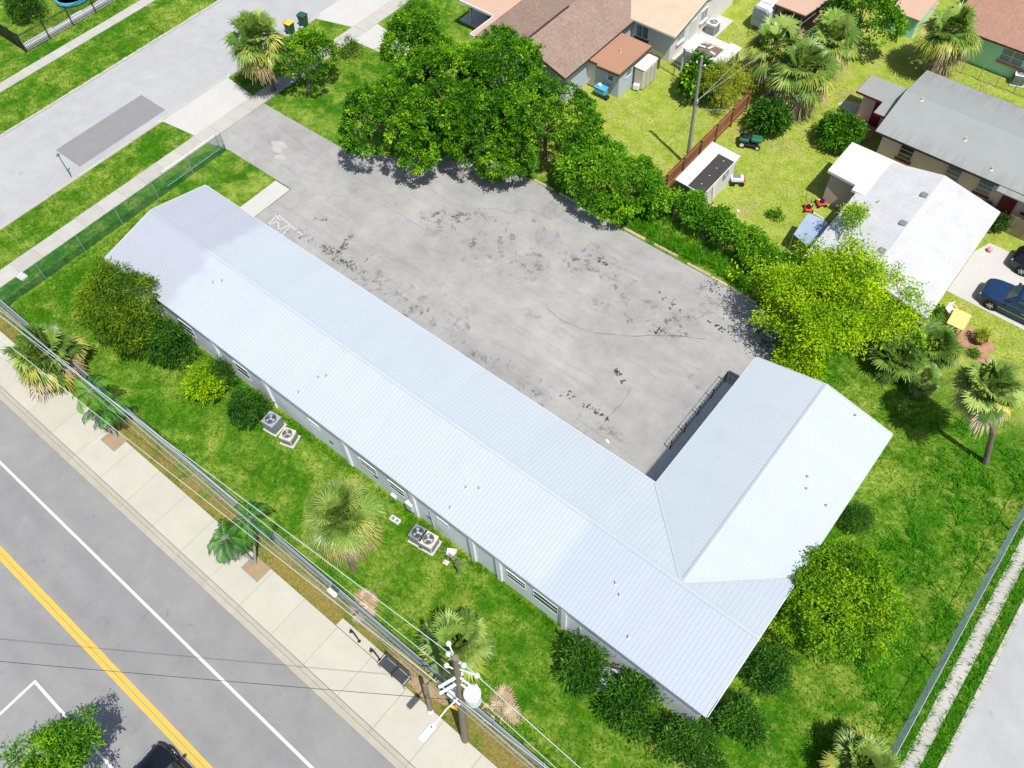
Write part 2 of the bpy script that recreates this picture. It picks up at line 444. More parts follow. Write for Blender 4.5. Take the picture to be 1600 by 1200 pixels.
LEAF = dict(
    mango=leaf('glossy_mid_green_leaves', G3((.008, .048, .001), (.050, .190, .002), (.29, .53, .008)), .2, .55, .22),
    dark=leaf('dark_green_leaves', G3((.006, .034, .002), (.024, .105, .004), (.11, .26, .010)), .15, .55, .22),
    olive=leaf('olive_green_leaves', G3((.010, .046, .002), (.060, .150, .003), (.28, .38, .01)), .2, .6, .2),
    lime=leaf('lime_green_leaves', G3((.06, .17, .001), (.25, .44, .002), (.50, .64, .004)), .26, .6, .2),
    ball=leaf('yellow_green_leaves', G3((.035, .125, .001), (.12, .29, .003), (.33, .50, .008)), .24, .6, .2),
    fern=leaf('gold_green_leaves', G3((.06, .10, .004), (.26, .32, .01), (.50, .48, .03)), .25),
    palm=leaf('fan_palm_fronds', G3((.04, .10, .014), (.16, .28, .04), (.38, .47, .12)), .18, .4),
    palmy=leaf('yellowing_palm_fronds', G3((.14, .21, .02), (.33, .38, .05), (.52, .46, .12)), .2, .45),
    palmd=leaf('dead_palm_fronds', G3((.24, .165, .095), (.40, .29, .17), (.52, .43, .31)), .12, .7, .1),
    coco=leaf('dark_feather_fronds', G3((.010, .075, .003), (.03, .160, .005), (.12, .32, .01)), .15, .5, .2),
    grass=leaf('lawn_grass_blades', G3((.011, .080, .001), (.053, .205, .002), (.20, .38, .006)), .22, .8, .05),
    yard=leaf('yard_grass_blades', G3((.18, .28, .02), (.33, .41, .06), (.54, .54, .19)), .25, .6, .15),
    dryg=leaf('dry_grass_blades', G3((.20, .155, .04), (.33, .25, .08), (.42, .36, .11)), .15, .7, .1),
    weed=leaf('tall_weed_blades', G3((.012, .11, .002), (.045, .24, .003), (.16, .42, .008)), .22, .6, .15),
    vine=leaf('vine_leaves', G3((.014, .080, .001), (.075, .25, .003), (.30, .53, .014)), .22, .55, .22),
)

# ------------------------------------------------------------------ foliage builders
def np_mesh(name, verts, quads, tint, mat):
    m = bpy.data.meshes.new(name)
    nv, nq = len(verts), len(quads)
    k = quads.shape[1]
    m.vertices.add(nv); m.vertices.foreach_set('co', np.ascontiguousarray(verts, dtype=np.float32).ravel())
    m.loops.add(nq*k); m.loops.foreach_set('vertex_index', np.ascontiguousarray(quads, dtype=np.int32).ravel())
    m.polygons.add(nq); m.polygons.foreach_set('loop_start', np.arange(0, nq*k, k, dtype=np.int32))
    m.polygons.foreach_set('loop_total', np.full(nq, k, dtype=np.int32))
    a = m.attributes.new('tint', 'FLOAT', 'POINT'); a.data.foreach_set('value', np.ascontiguousarray(tint, dtype=np.float32))
    m.materials.append(mat); m.update(calc_edges=True); m.validate()
    return m

def unit(a): return a / np.maximum(np.linalg.norm(a, axis=-1, keepdims=True), 1e-9)

def leaf_cloud(C, D, S, T, rng, ll, lw, spread, per, cr):
    """per leaves round each clump centre C pointing about D; returns vertices, quads, tints"""
    n = len(C)
    c = np.repeat(C, per, 0); d0 = np.repeat(D, per, 0); s = np.repeat(S, per)[:, None]
    N = n*per
    d = unit(d0*(1-spread) + rng.normal(size=(N, 3))*spread*.75)
    base = c + d*rng.uniform(0, cr, (N, 1))*s*.8 + rng.normal(size=(N, 3))*cr*.28*s
    L_ = ll*rng.uniform(.7, 1.25, (N, 1))*s; W_ = lw*rng.uniform(.7, 1.25, (N, 1))*s
    side = unit(np.cross(d, rng.normal(size=(N, 3))*.7 + np.array([0, 0, 1.0])))
    mid = base + d*L_*.5; tip = base + d*L_ + np.array([0, 0, -1.0])*L_*rng.uniform(.05, .35, (N, 1))
    V = np.empty((N, 4, 3)); V[:, 0] = base; V[:, 1] = mid + side*W_*.5; V[:, 2] = tip; V[:, 3] = mid - side*W_*.5
    a1, a2 = rng.normal(size=(2, 3))*1.1
    zone = .5 + .5*np.sin(c@a1 + rng.uniform(0, 6))*np.cos(c@a2 + rng.uniform(0, 6))
    tint = np.clip(np.repeat(T, per)*.45 + zone*.30 + rng.uniform(0, 1, N)*.25, 0, 1)
    return V.reshape(-1, 3), np.arange(N*4).reshape(-1, 4), np.repeat(tint, 4)

def lumpy(rng, dirs, amp):
    k = np.ones(len(dirs))
    for f in (2.2, 3.7, 5.5):
        a = rng.normal(size=(3,)); a = a/np.linalg.norm(a)*f
        b = rng.normal(size=(3,)); b = b/np.linalg.norm(b)*f
        k += amp*.55*(np.sin(dirs@a*2 + rng.uniform(0, 6)) * np.cos(dirs@b*2 + rng.uniform(0, 6)))
    return k

def crown(name, mat, parent, c, rad, seed, clumps=260, per=26, ll=.26, lw=.11, cr=.34, spread=.55, amp=.28, low=-.45, fill=.25, lobes=0, shrink=.80, balls=0, br=.42):
    rng = np.random.default_rng(seed)
    rad = np.array(rad, float)*shrink; c = np.array(c, float)
    root = parent
    while root.parent: root = root.parent
    off = np.array(root.location)
    d = unit(rng.normal(size=(clumps*3, 3))); d = d[d[:, 2] > low][:clumps]
    k = lumpy(rng, d, amp)
    if lobes:
        ld = unit(rng.normal(size=(lobes, 3)) + np.array([0, 0, .35])); q = (d@ld.T).max(1)
        cut = math.cos(1.9/math.sqrt(lobes)); lob = np.clip((q-cut)/(1-cut)*2.2, 0, 1)**.7
        keep = rng.uniform(0, 1, len(d)) < .22 + .78*lob
        d, lob, k = d[keep], lob[keep], k[keep]
        k = k*(.62 + .44*lob)
    if balls:
        # rounded sub-crowns: leaf clumps on the shell of each, none inside a neighbour
        bd = []
        while len(bd) < balls:
            v = unit(rng.normal(size=3) + np.array([0, 0, .25]))
            if v[2] > low and all(v@u < math.cos(1.55/math.sqrt(balls)) for u in bd) or rng.uniform() < .004: bd.append(v)
        bd = np.array(bd); rb = br*rad.mean()*rng.uniform(.8, 1.2, balls)
        bc = c + bd*np.maximum(rad - rb.mean()*.9, .1)*rng.uniform(.85, 1.1, (balls, 1))
        w_ = rb**2/np.sum(rb**2); idx = rng.choice(balls, clumps, p=w_)
        d = unit(rng.normal(size=(clumps, 3)) + bd[idx]*.75 + np.array([0, 0, .25]))
        C = bc[idx] + d*rb[idx][:, None]*(lumpy(rng, d, amp*.5)*rng.uniform(.82, 1.06, clumps))[:, None]*np.array([1, 1, .85])
        dist = np.linalg.norm((C[:, None] - bc[None])/rb[None, :, None], axis=2); dist[np.arange(clumps), idx] = 9
        ok = dist.min(1) > .80
        C, d = C[ok], d[ok]
        C[:, 2] = np.maximum(C[:, 2], .15)
        D = unit(d + np.array([0, 0, .35]))
        bt = rng.uniform(-.15, .15, balls)[idx[ok]]
        V, Q, T = leaf_cloud(C, D, rng.uniform(.75, 1.25, len(C)), np.clip(rng.uniform(0, 1, len(C)) + bt, 0, 1), rng, ll, lw, spread, per, cr)
        V[:, 2] = np.maximum(V[:, 2], .03)
        return link(name, np_mesh(name, V-off, Q, T, mat), parent), C
    r = k*np.where(rng.uniform(0, 1, len(d)) < fill, rng.uniform(.35, .85, len(d)), rng.uniform(.86, 1.04, len(d)))
    C = c + d*rad*r[:, None]
    C[:, 2] = np.maximum(C[:, 2], .12)
    D = unit(d*np.array([1, 1, .8]) + np.array([0, 0, .35]))
    V, Q, T = leaf_cloud(C, D, rng.uniform(.75, 1.25, len(C)), rng.uniform(0, 1, len(C)), rng, ll, lw, spread, per, cr)
    V[:, 2] = np.maximum(V[:, 2], .03)
    o = link(name, np_mesh(name, V-off, Q, T, mat), parent)
    return o, C

def branches(parent, base, C, rng, r0, n, mat, fork=.55):
    """a tapered trunk that forks into limbs reaching towards the clump centres C"""
    base = Vector(base); mean = Vector(C.mean(0))
    top = base.lerp(mean, fork)
    mb = MB()
    mid = base.lerp(top, .5) + Vector((rng.uniform(-.15, .15), rng.uniform(-.15, .15), 0))
    mb.tube([base - Vector((0, 0, .05)), base + Vector((0, 0, .15)), mid, top], [r0*1.5, r0*1.1, r0*.85, r0*.65], 8)
    mb.build('trunk', mat, parent, smooth=True)
    mb = MB()
    for i in rng.choice(len(C), min(n, len(C)), replace=False):
        e = Vector(C[i]); m = top.lerp(e, .5) + Vector((0, 0, rng.uniform(.0, .35)))
        mb.tube([top - Vector((0, 0, .1)), m, e], [r0*.5, r0*.28, r0*.08], 5)
    mb.build('limb', mat, parent, smooth=True)

def tree(name, label, cat, base, cc, rad, lf, seed, r0=.16, group=None, nb=9, **kw):
    t = thing(name, label, cat, (base[0], base[1], 0), 0, group)
    o, C = crown('crown', LEAF[lf], t, cc, rad, seed, **kw)
    branches(t, (base[0], base[1], 0), C, np.random.default_rng(seed+7), r0, nb, MAT['bark'])
    return t

def shrub(name, label, base, rad, lf, seed, group=None, cz=None, **kw):
    t = thing(name, label, 'shrub', (base[0], base[1], 0), 0, group)
    cz = rad[2]*.85 if cz is None else cz
    o, C = crown('foliage', LEAF[lf], t, (base[0], base[1], cz), rad, seed, **kw)
    rng = np.random.default_rng(seed+5); mb = MB()
    for i in rng.choice(len(C), 8):
        e = Vector(C[i]); b = Vector((base[0]+rng.uniform(-.12, .12), base[1]+rng.uniform(-.12, .12), -.03))
        mb.tube([b, b.lerp(e, .55)+Vector((0, 0, .1)), e], [.035, .022, .008], 5)
    mb.build('stem', MAT['bark'], t)
    return t

def fan_fronds(rng, c, n, cr, e0, e1, leaflets=26, wid=.055, pet=.55, fold=.35, droop=.25, tlo=0., thi=1.):
    Vs = []; Q = []; T = []; mb = MB(); k = 0
    c = np.array(c)
    for i in range(n):
        az = 2.39996*i + rng.uniform(-.6, .6)
        el = e0 + (e1-e0)*((i+.5)/n) + rng.uniform(-.25, .25)
        d = np.array([math.cos(az)*math.cos(el), math.sin(az)*math.cos(el), math.sin(el)])
        L1 = cr*pet*rng.uniform(.62, 1.22)
        hub = c + d*L1 + np.array([0, 0, -.12*L1*math.cos(el)])
        mb.tube([c, c + d*L1*.55, hub], [.03, .024, .018], 4, False)
        side = np.array([-math.sin(az), math.cos(az), 0]); up = np.cross(d, side)
        if up[2] < 0 and el > -1: up = -up
        ft = rng.uniform(tlo, thi); Lf = cr*(1-pet)*rng.uniform(.9, 1.2)
        roll = rng.uniform(-.5, .5); side = side*math.cos(roll) + up*math.sin(roll); up = np.cross(d, side); up = up if up[2] > 0 else -up
        for a in np.linspace(-1.95, 1.95, leaflets):
            aa = a + rng.uniform(-.04, .04)
            q = d*math.cos(aa) + side*math.sin(aa) + up*fold*abs(math.sin(aa))*.55
            q = q/np.linalg.norm(q)
            l = Lf*(1 - .22*abs(aa)/1.95)*rng.uniform(.88, 1.1)
            w_ = np.cross(q, up); w_ = w_/max(np.linalg.norm(w_), 1e-6)*wid*.5
            m1 = hub + q*l*.55; m2 = hub + q*l + np.array([0, 0, -1])*l*droop*rng.uniform(.6, 1.6)
            Vs += [hub - w_*.45, hub + w_*.45, m1 + w_, m1 - w_, m2 + w_*.25, m2 - w_*.25]
            Q += [(k, k+1, k+2, k+3), (k+3, k+2, k+4, k+5)]; k += 6
            T += [min(1, max(0, ft*.7 + rng.uniform(0, .3)))]*6
    return np.array(Vs), np.array(Q), np.array(T), mb

def fan_palm(name, label, base, top, cr, seed, n=34, yellow=8, dead=10, tr=.16, group=None, e0=1.35, e1=-.45, wid=.115, thi=1.0):
    rng = np.random.default_rng(seed)
    t = thing(name, label, 'palm tree', (base[0], base[1], 0), 0, group)
    off = np.array([base[0], base[1], 0])
    b = Vector((base[0], base[1], 0)); e = Vector(top)
    pts = []
    for i in range(9):
        q = i/8; p = b.lerp(e, q); bow = math.sin(q*PI)*.06*(e-b).length
        p += Vector((bow*rng.uniform(.6, 1.0), -bow*.4, 0)); pts.append(p)
    pts[0].z -= .05; pts[-1] = e
    mb = MB(); mb.tube(pts, [tr*1.35] + [tr*(1+.10*((i % 2)-.5)) for i in range(7)] + [tr*1.25], 9)
    mb.build('trunk', MAT['palmbark'], t)
    V, Q, T, pm = fan_fronds(rng, top, n, cr, e0, e1, wid=wid, thi=thi)
    link('crown', np_mesh('crown', V-off, Q, T, LEAF['palm']), t)
    pm.build('petioles', LEAF['palmy'], t)
    if yellow:
        V, Q, T, pm = fan_fronds(rng, top, yellow, cr*1.02, e1+.65, e1-.25, wid=wid, droop=.45)
        link('yellowing_fronds', np_mesh('yellowing_fronds', V-off, Q, T, LEAF['palmy']), t)
    if dead:
        V, Q, T, pm = fan_fronds(rng, (top[0], top[1], top[2]-.15), dead, cr*1.0, e1+.12, e1-.6, wid=wid*.8, droop=.7, fold=.9)
        link('dead_fronds', np_mesh('dead_fronds', V-off, Q, T, LEAF['palmd']), t)
    return t

def feather_fronds(rng, c, n, length, e0=.95, e1=.0, step=.075, ll=.42):
    Vs = []; Q = []; T = []; k = 0; mb = MB()
    for i in range(n):
        az = 2*PI*i/n + rng.uniform(-.25, .25); el = rng.uniform(e1, e0)
        p = np.array(c, float); pts = [p.copy()]; L_ = length*rng.uniform(.85, 1.1); ds = L_/14
        ft = rng.uniform(0, 1)
        for j in range(14):
            e = el - 1.9*(j/13)**1.3
            d = np.array([math.cos(az)*math.cos(e), math.sin(az)*math.cos(e), math.sin(e)])
            p = p + d*ds; pts.append(p.copy())
            if j < 1: continue
            side = np.array([-math.sin(az), math.cos(az), 0]); up = np.cross(d, side); up = up if up[2] > 0 else -up
            lf = ll*math.sin(PI*(.12 + .80*j/13))**.6
            for sgn in (-1, 1):
                for h in (0, .5):
                    b_ = p - d*ds*h
                    q = side*sgn*.85 + d*.65 + up*.18*rng.uniform(-.6, 1.4); q = q/np.linalg.norm(q)
                    w_ = d*.026; tip = b_ + q*lf*rng.uniform(.75, 1.1) + np.array([0, 0, -.55*lf])
                    m_ = b_ + q*lf*.55
                    Vs += [b_ - w_*.6, b_ + w_*.6, m_ + w_, m_ - w_, tip + w_*.2, tip - w_*.2]
                    Q += [(k, k+1, k+2, k+3), (k+3, k+2, k+4, k+5)]; k += 6; T += [min(1, ft*.6 + rng.uniform(0, .4))]*6
        mb.tube(pts, [.022]*3 + [.014]*8 + [.007]*4, 4, False)
    return np.array(Vs), np.array(Q), np.array(T), mb

def feather_palm(name, label, stems, seed, n=9, length=1.6, group=None):
    rng = np.random.default_rng(seed)
    b0 = stems[0][0]
    t = thing(name, label, 'palm tree', (b0[0], b0[1], 0), 0, group); off = np.array([b0[0], b0[1], 0])
    for base, top in stems:
        b = Vector((base[0], base[1], 0)); e = Vector(top)
        pts = [b.lerp(e, q/6) + Vector((0, 0, 0)) + (e-b).cross(Vector((0, 0, 1)))*(.08*math.sin(q/6*PI)) for q in range(7)]
        pts[0].z -= .04
        mb = MB(); mb.tube(pts, [.11, .085, .075, .07, .065, .07, .06], 8); mb.build('trunk', MAT['polegrey'], t, smooth=True)
        V, Q, T, pm = feather_fronds(rng, top, n, length)
        link('crown', np_mesh('crown', V-off, Q, T, LEAF['coco']), t)
        pm.build('midribs', MAT['polegrey'], t)
    return t

def blades(name, label, zones, lf, seed, dens, hgt, wid=.02, lean=.6, tuft=3, blocked=(), clump=None):
    rng = np.random.default_rng(seed); P_ = []
    for z in zones:
        x0, x1, y0, y1 = z[:4]; k = z[4] if len(z) > 4 else 1.0
        n = int((x1-x0)*(y1-y0)*dens*k)
        P_.append(np.stack([rng.uniform(x0, x1, n), rng.uniform(y0, y1, n)], 1))
    P_ = np.concatenate(P_)
    if clump:
        f = np.sin(P_[:, 0]*.9+1)*np.cos(P_[:, 1]*1.1) + .6*np.sin(P_[:, 0]*2.3+P_[:, 1]*1.9) + rng.normal(size=len(P_))*.35
        P_ = P_[f > clump]
    for x0, x1, y0, y1 in blocked:
        P_ = P_[~((P_[:, 0] > x0) & (P_[:, 0] < x1) & (P_[:, 1] > y0) & (P_[:, 1] < y1))]
    n = len(P_); N = n*tuft
    b = np.zeros((N, 3)); b[:, :2] = np.repeat(P_, tuft, 0) + rng.normal(size=(N, 2))*hgt*.18
    az = rng.uniform(0, 2*PI, N); h = hgt*rng.uniform(.55, 1.3, N); l = h*lean*rng.uniform(.4, 1.5, N)
    d = np.stack([np.cos(az), np.sin(az), np.zeros(N)], 1); s = np.stack([-np.sin(az), np.cos(az), np.zeros(N)], 1)
    w_ = wid*rng.uniform(.7, 1.3, (N, 1))
    V = np.empty((N, 4, 3)); V[:, 0] = b - s*w_*.5; V[:, 1] = b + s*w_*.5
    tip = b + d*l[:, None] + np.array([0, 0, 1.0])*h[:, None]
    V[:, 2] = tip + s*w_*.15; V[:, 3] = tip - s*w_*.15
    T = np.clip(np.repeat(rng.uniform(0, 1, n), tuft)*.65 + rng.uniform(0, .35, N), 0, 1)
    o = link(name, np_mesh(name, V.reshape(-1, 3), np.arange(N*4).reshape(-1, 4), np.repeat(T, 4), LEAF[lf]))
    return tag(o, label, 'grass', None, 'stuff')

# ------------------------------------------------------------------ the setting
def struct(name, mb, mat, label=None):
    return tag(mb.build(name, MAT[mat]), label, None, None, 'structure')

def sheet(x0, x1, y0, y1, z): return MB().add([(x0,y0,z),(x1,y0,z),(x1,y1,z),(x0,y1,z)], [(0,1,2,3)])

ground = struct('ground', sheet(-420, 380, -320, 480, 0), 'ground')
main_road = struct('main_road', sheet(-300, 260, -23.5, -10.33, -.0), 'road')
main_road.location.z = .004
side_street = struct('side_street', sheet(-65.45, -56.95, -10.30, 300, .004), 'street')
cross_street = struct('right_street', sheet(9.75, 17.5, -10.30, 300, .004), 'street')

# painted lines on the main road, one object each
def line_mark(name, x0, x1, y0, y1, mat, parent, z=.006):
    return sheet(x0, x1, y0, y1, z).build(name, MAT[mat], parent)
for y in (-16.19, -15.92):
    line_mark('yellow_line', -300, 260, y-.112, y+.112, 'yellow_line', main_road)
line_mark('white_edge_line', -300, 260, -12.90, -12.76, 'white_line', main_road)
line_mark('parking_bay_line', -27.35, -20.5, -18.95, -18.81, 'white_line', main_road)
line_mark('parking_bay_line', -27.35, -27.21, -21.6, -18.955, 'white_line', main_road)

def slabs(parent, name, x0, x1, y0, y1, nx, ny, h, mat, gap=.018, seed=1, jitter=.004, thick=.12):
    """separate slabs with open joints, sharing one mesh"""
    dx, dy = (x1-x0)/nx, (y1-y0)/ny
    mb = MB().cbox((0, 0, -thick/2), (dx-gap, dy-gap, thick), 0, .012)
    m = me(name, mb.v, mb.f, MAT[mat]); rr = random.Random(seed)
    for i in range(nx):
        for j in range(ny):
            link(name, m, parent, (x0+dx*(i+.5), y0+dy*(j+.5), h + rr.uniform(-jitter, jitter)), (rr.uniform(-.002, .002), rr.uniform(-.002, .002), 0))

# wide pavement along the main road: sub-base with the slabs on top, kerb and gutter pieces
pave = struct('main_sidewalk', MB().box(-98, 49, -9.74, -7.30, -.05, .085), 'oldconc')
slabs(pave, 'slab', -98, 49, -9.74, -7.29, 60, 1, .125, 'concrete', seed=2)
slabs(pave, 'bus_stop_slab', -17.30, -12.40, -7.285, -6.78, 2, 1, .122, 'concrete', seed=3)
kerb = struct('main_kerb', MB().box(-98, 49, -10.32, -9.76, -.06, .0125), 'kerbc')
mb = MB(); prof = [(-10.32, -.05), (-10.32, .022), (-10.02, .010), (-9.985, .12), (-9.94, .132), (-9.76, .132), (-9.76, -.05)]
L_ = 2.45; n = len(prof)
mb.add([(x, y+10.04, z) for x in (-L_/2+.006, L_/2-.006) for y, z in prof],
       [tuple(range(n)), tuple(range(2*n-1, n-1, -1))] + [(i, n+i, n+(i+1) % n, (i+1) % n) for i in range(n)])
km = me('kerb_piece', mb.v, mb.f, MAT['kerbc'])
for i in range(60): link('kerb_piece', km, kerb, (-98+L_*(i+.5), -10.04, random.Random(i).uniform(-.003, .003)))

# side street pavements, kerbs, driveways
near_walk = struct('near_street_sidewalk', MB().box(-53.30, -51.90, -7.2, 90, -.06, .03), 'oldconc')
slabs(near_walk, 'slab', -53.30, -51.90, -7.2, 12.6, 1, 11, .058, 'oldconc', seed=4, jitter=.008)
slabs(near_walk, 'slab', -53.30, -51.90, 12.6, 19.0, 1, 4, .056, 'oldconc', seed=5, jitter=.01)
slabs(near_walk, 'slab', -53.30, -51.90, 19.0, 43, 1, 13, .058, 'oldconc', seed=6, jitter=.008)
far_walk = struct('far_street_sidewalk', MB().box(-71.45, -70.38, -9, 120, -.06, .025), 'oldconc')
slabs(far_walk, 'slab', -71.45, -70.38, -9, 51, 1, 40, .05, 'oldconc', seed=7, jitter=.008)
rr = random.Random(11)
kf = struct('far_street_kerb', MB().box(-65.75, -65.46, -9, 120, -.06, .02), 'kerbc')
kn = struct('near_street_kerb', MB().box(-56.94, -56.68, -9, 120, -.06, .012), 'kerbc')
y = -8.0
while y < 60:
    l = rr.uniform(.45, 1.5)
    MB().cbox((-65.60+rr.uniform(-.03, .03), y+l/2, .03), (.27*rr.uniform(.7, 1), l-.06, .09), rr.uniform(-.02, .02), .015).build('kerb_piece', MAT['oldconc'], kf)
    y += l + (rr.uniform(.05, .3) if rr.random() < .25 else 0)
y = -8.0
while y < 42:
    l = 2.5
    if not (12.4 < y+l/2 < 19.2 or 29 < y+l/2 < 37):
        MB().cbox((-56.81, y+l/2, .03), (.25, l-.03, .09), 0, .02).build('kerb_piece', MAT['oldconc'], kn)
    y += l
apron = struct('driveway_apron', MB().prism([(-57.0, 11.9), (-56.6, 12.35), (-53.31, 12.8), (-53.31, 18.7), (-56.6, 19.0), (-57.0, 19.5)], -.05, .036), 'driveway')
apron2 = struct('neighbour_driveway', MB().prism([(-57.0, 28.8), (-53.31, 29.9), (-53.31, 35.6), (-57.0, 36.6)], -.05, .036), 'driveway')
struct('neighbour_front_path', MB().prism([(-51.89, 28.6), (-44, 29.2), (-44, 30.4), (-51.89, 31.5)], -.05, .03), 'driveway')
tag(sheet(-60.72, -57.62, 5.25, 13.35, .009).build('repair_patch', MAT['patch'], side_street))
sheet(-56.95, -56.70, 12.35, 19.1, .040).build('apron_lip', MAT['oldconc'], apron)

# parking lot
lot = MB()
lot.add([(-51.88, 12.9, .008), (-51.88, 18.62, .008), (-49.4, 18.62, .008), (-42.6, 18.7, .008), (-39.5, 20.2, .008), (-36.0, 22.9, .008), (-33, 24.62, .008),
         (-10.6, 24.45, .008), (-8.6, 23.4, .008), (-7.6, 18.35, .008), (-7.6, 8.0, .008), (-43.0, 8.0, .008), (-43.0, 13.35, .008), (-49.9, 13.35, .008)], [tuple(range(13, -1, -1))])
parking = struct('parking_lot', lot, 'lot')
parking.data.flip_normals()
sheet(-44.6, -43.05, 8.0, 13.25, .016).build('concrete_pad', MAT['driveway'], parking)
def blob(cx, cy, rx, ry, z, seed, n=18, rz=0.0):
    rr = random.Random(seed); ph = [rr.uniform(0, 6.28) for _ in range(4)]; V = []
    for i in range(n):
        t = 2*PI*i/n; k = 1 + .22*math.sin(2*t+ph[0]) + .18*math.sin(3*t+ph[1]) + .14*math.sin(5*t+ph[2]) + rr.uniform(-.12, .12)
        x, y_ = rx*k*math.cos(t), ry*k*math.sin(t)
        V.append((cx + x*math.cos(rz) - y_*math.sin(rz), cy + x*math.sin(rz) + y_*math.cos(rz), z))
    return V
def stain(name, mat, spots, seed, z=.0125):
    mb = MB()
    for k, s in enumerate(spots):
        V = blob(s[0], s[1], s[2], s[3], z + .0005*k, seed+k, rz=s[4] if len(s) > 4 else 0)
        mb.add(V, [tuple(range(len(V)))])
    return mb.build(name, MAT[mat], parking)
def dots(p, q, n, w, r0, r1, seed):
    rr = random.Random(seed); o = []
    for i in range(n):
        t = rr.random(); o.append((p[0]+(q[0]-p[0])*t + rr.gauss(0, w), p[1]+(q[1]-p[1])*t + rr.gauss(0, w), rr.uniform(r0, r1), rr.uniform(r0, r1)*.8, rr.uniform(0, 3)))
    return o
stain('oil_stain', 'oil', dots((-16.73, 11.51), (-13.75, 11.53), 18, .14, .03, .13, 1), 10)
stain('oil_stain', 'oil', dots((-15.52, 14.66), (-14.35, 14.36), 7, .12, .05, .16, 2), 30)
stain('oil_stain', 'oil', dots((-21.26, 21.31), (-20.62, 21.30), 7, .12, .04, .16, 3), 50)
stain('oil_stain', 'oil', dots((-13.02, 21.28), (-11.55, 21.33), 8, .10, .04, .15, 4), 60)
stain('oil_stain', 'oil', dots((-15.96, 21.34), (-14.75, 21.13), 10, .25, .03, .13, 5), 80)
stain('oil_stain', 'oil', dots((-15.40, 18.67), (-14.48, 18.74), 7, .12, .04, .16, 6), 90)
stain('debris_stain', 'oilbrown', dots((-37.14, 10.72), (-33.68, 10.74), 90, .22, .03, .17, 7) + dots((-35.73, 11.06), (-36.19, 12.64), 40, .10, .03, .15, 8) + dots((-33.69, 10.87), (-33.82, 12.37), 14, .05, .02, .09, 9), 100)
stain('debris_stain', 'oilbrown', dots((-39.72, 10.72), (-37.62, 10.81), 40, .22, .03, .11, 12), 300)
stain('debris_stain', 'oilbrown', dots((-14.51, 11.62), (-13.46, 11.59), 22, .10, .03, .12, 13), 400)
stain('debris_stain', 'oilbrown', dots((-39.53, 12.26), (-38.59, 12.74), 12, .12, .03, .12, 14), 450)
stain('debris_stain', 'oilbrown', dots((-9.93, 22.71), (-8.24, 22.13), 70, .55, .04, .26, 15), 500)
stain('debris_stain', 'oil', dots((-29.71, 10.44), (-10.64, 11.32), 45, 1.4, .012, .04, 16), 600)
stain('debris_stain', 'oil', dots((-32.42, 18.59), (-9.50, 17.83), 60, 3.0, .012, .04, 17), 700)
stain('grime_smear', 'smear', dots((-33.29, 10.47), (-10.46, 10.40), 16, .5, .6, 1.6, 31) + dots((-26.90, 18.97), (-10.38, 20.78), 22, 1.6, .5, 1.7, 32) + dots((-34.60, 16.94), (-21.71, 19.33), 14, 1.0, .5, 1.6, 33), 900, .0095)
stain('pale_stain', 'oldconc', [(-47.2, 15.9, .75, .5, .3), (-46.2, 15.2, .4, .3, .1)], 800, .0115)
def crack(pts, w0, seed):
    rr = random.Random(seed); mb = MB(); P_ = []
    for i in range(len(pts)-1):
        for k in range(6):
            t = k/6; P_.append((pts[i][0]+(pts[i+1][0]-pts[i][0])*t + rr.uniform(-.05, .05), pts[i][1]+(pts[i+1][1]-pts[i][1])*t + rr.uniform(-.05, .05)))
    P_.append(pts[-1])
    V = []
    for i, p in enumerate(P_):
        q = P_[min(i+1, len(P_)-1)]; o = P_[max(i-1, 0)]; dx, dy = q[0]-o[0], q[1]-o[1]; l = math.hypot(dx, dy) or 1
        w_ = w0*rr.uniform(.3, 1.2)
        V += [(p[0]-dy/l*w_, p[1]+dx/l*w_, .011), (p[0]+dy/l*w_, p[1]-dx/l*w_, .011)]
    mb.add(V, [(2*i, 2*i+1, 2*i+3, 2*i+2) for i in range(len(P_)-1)])
    return mb.build('crack', MAT['crackm'], parking)
crack([(-21.66, 15.95), (-20.05, 15.74), (-18.05, 16.12), (-15.99, 17.39), (-13.95, 19.03), (-12.15, 20.04)], .035, 1)
crack([(-13.70, 14.10), (-13.55, 13.22), (-13.56, 11.91)], .03, 2)
crack([(-14.87, 22.51), (-11.78, 23.09), (-9.84, 23.74)], .02, 3)
crack([(-36.49, 16.29), (-32.82, 16.35), (-30.72, 16.66)], .02, 4)
# faded access-aisle markings by the long wing
for a, b in (((-41.69, 9.84), (-41.90, 11.00)), ((-41.90, 11.00), (-40.30, 10.82)), ((-40.30, 10.82), (-40.12, 9.50)), ((-41.69, 9.84), (-41.31, 10.83)), ((-40.77, 9.61), (-40.45, 10.78)), ((-41.90, 11.00), (-40.57, 9.92)), ((-40.30, 10.82), (-39.00, 10.65))):
    dx, dy = b[0]-a[0], b[1]-a[1]; l = math.hypot(dx, dy); nx, ny = -dy/l*.045, dx/l*.045
    MB().add([(a[0]-nx,a[1]-ny,.0135),(b[0]-nx,b[1]-ny,.0135),(b[0]+nx,b[1]+ny,.0135),(a[0]+nx,a[1]+ny,.0135)],[(0,1,2,3)]).build('faded_marking', MAT['faded'], parking)

# right-hand street pavement
rw = struct('right_street_sidewalk', MB().box(8.18, 8.86, -7, 70, -.06, .03), 'oldconc')
slabs(rw, 'slab', 8.16, 8.88, -7, 29, 1, 24, .055, 'oldconc', seed=9, jitter=.01)
rk = struct('right_street_kerb', MB().box(9.50, 9.74, -9, 120, -.06, .012), 'kerbc')
for i in range(20): MB().cbox((9.62, -8+1.9*(i+.5), .03), (.22, 1.86, .09), 0, .02).build('kerb_piece', MAT['oldconc'], rk)

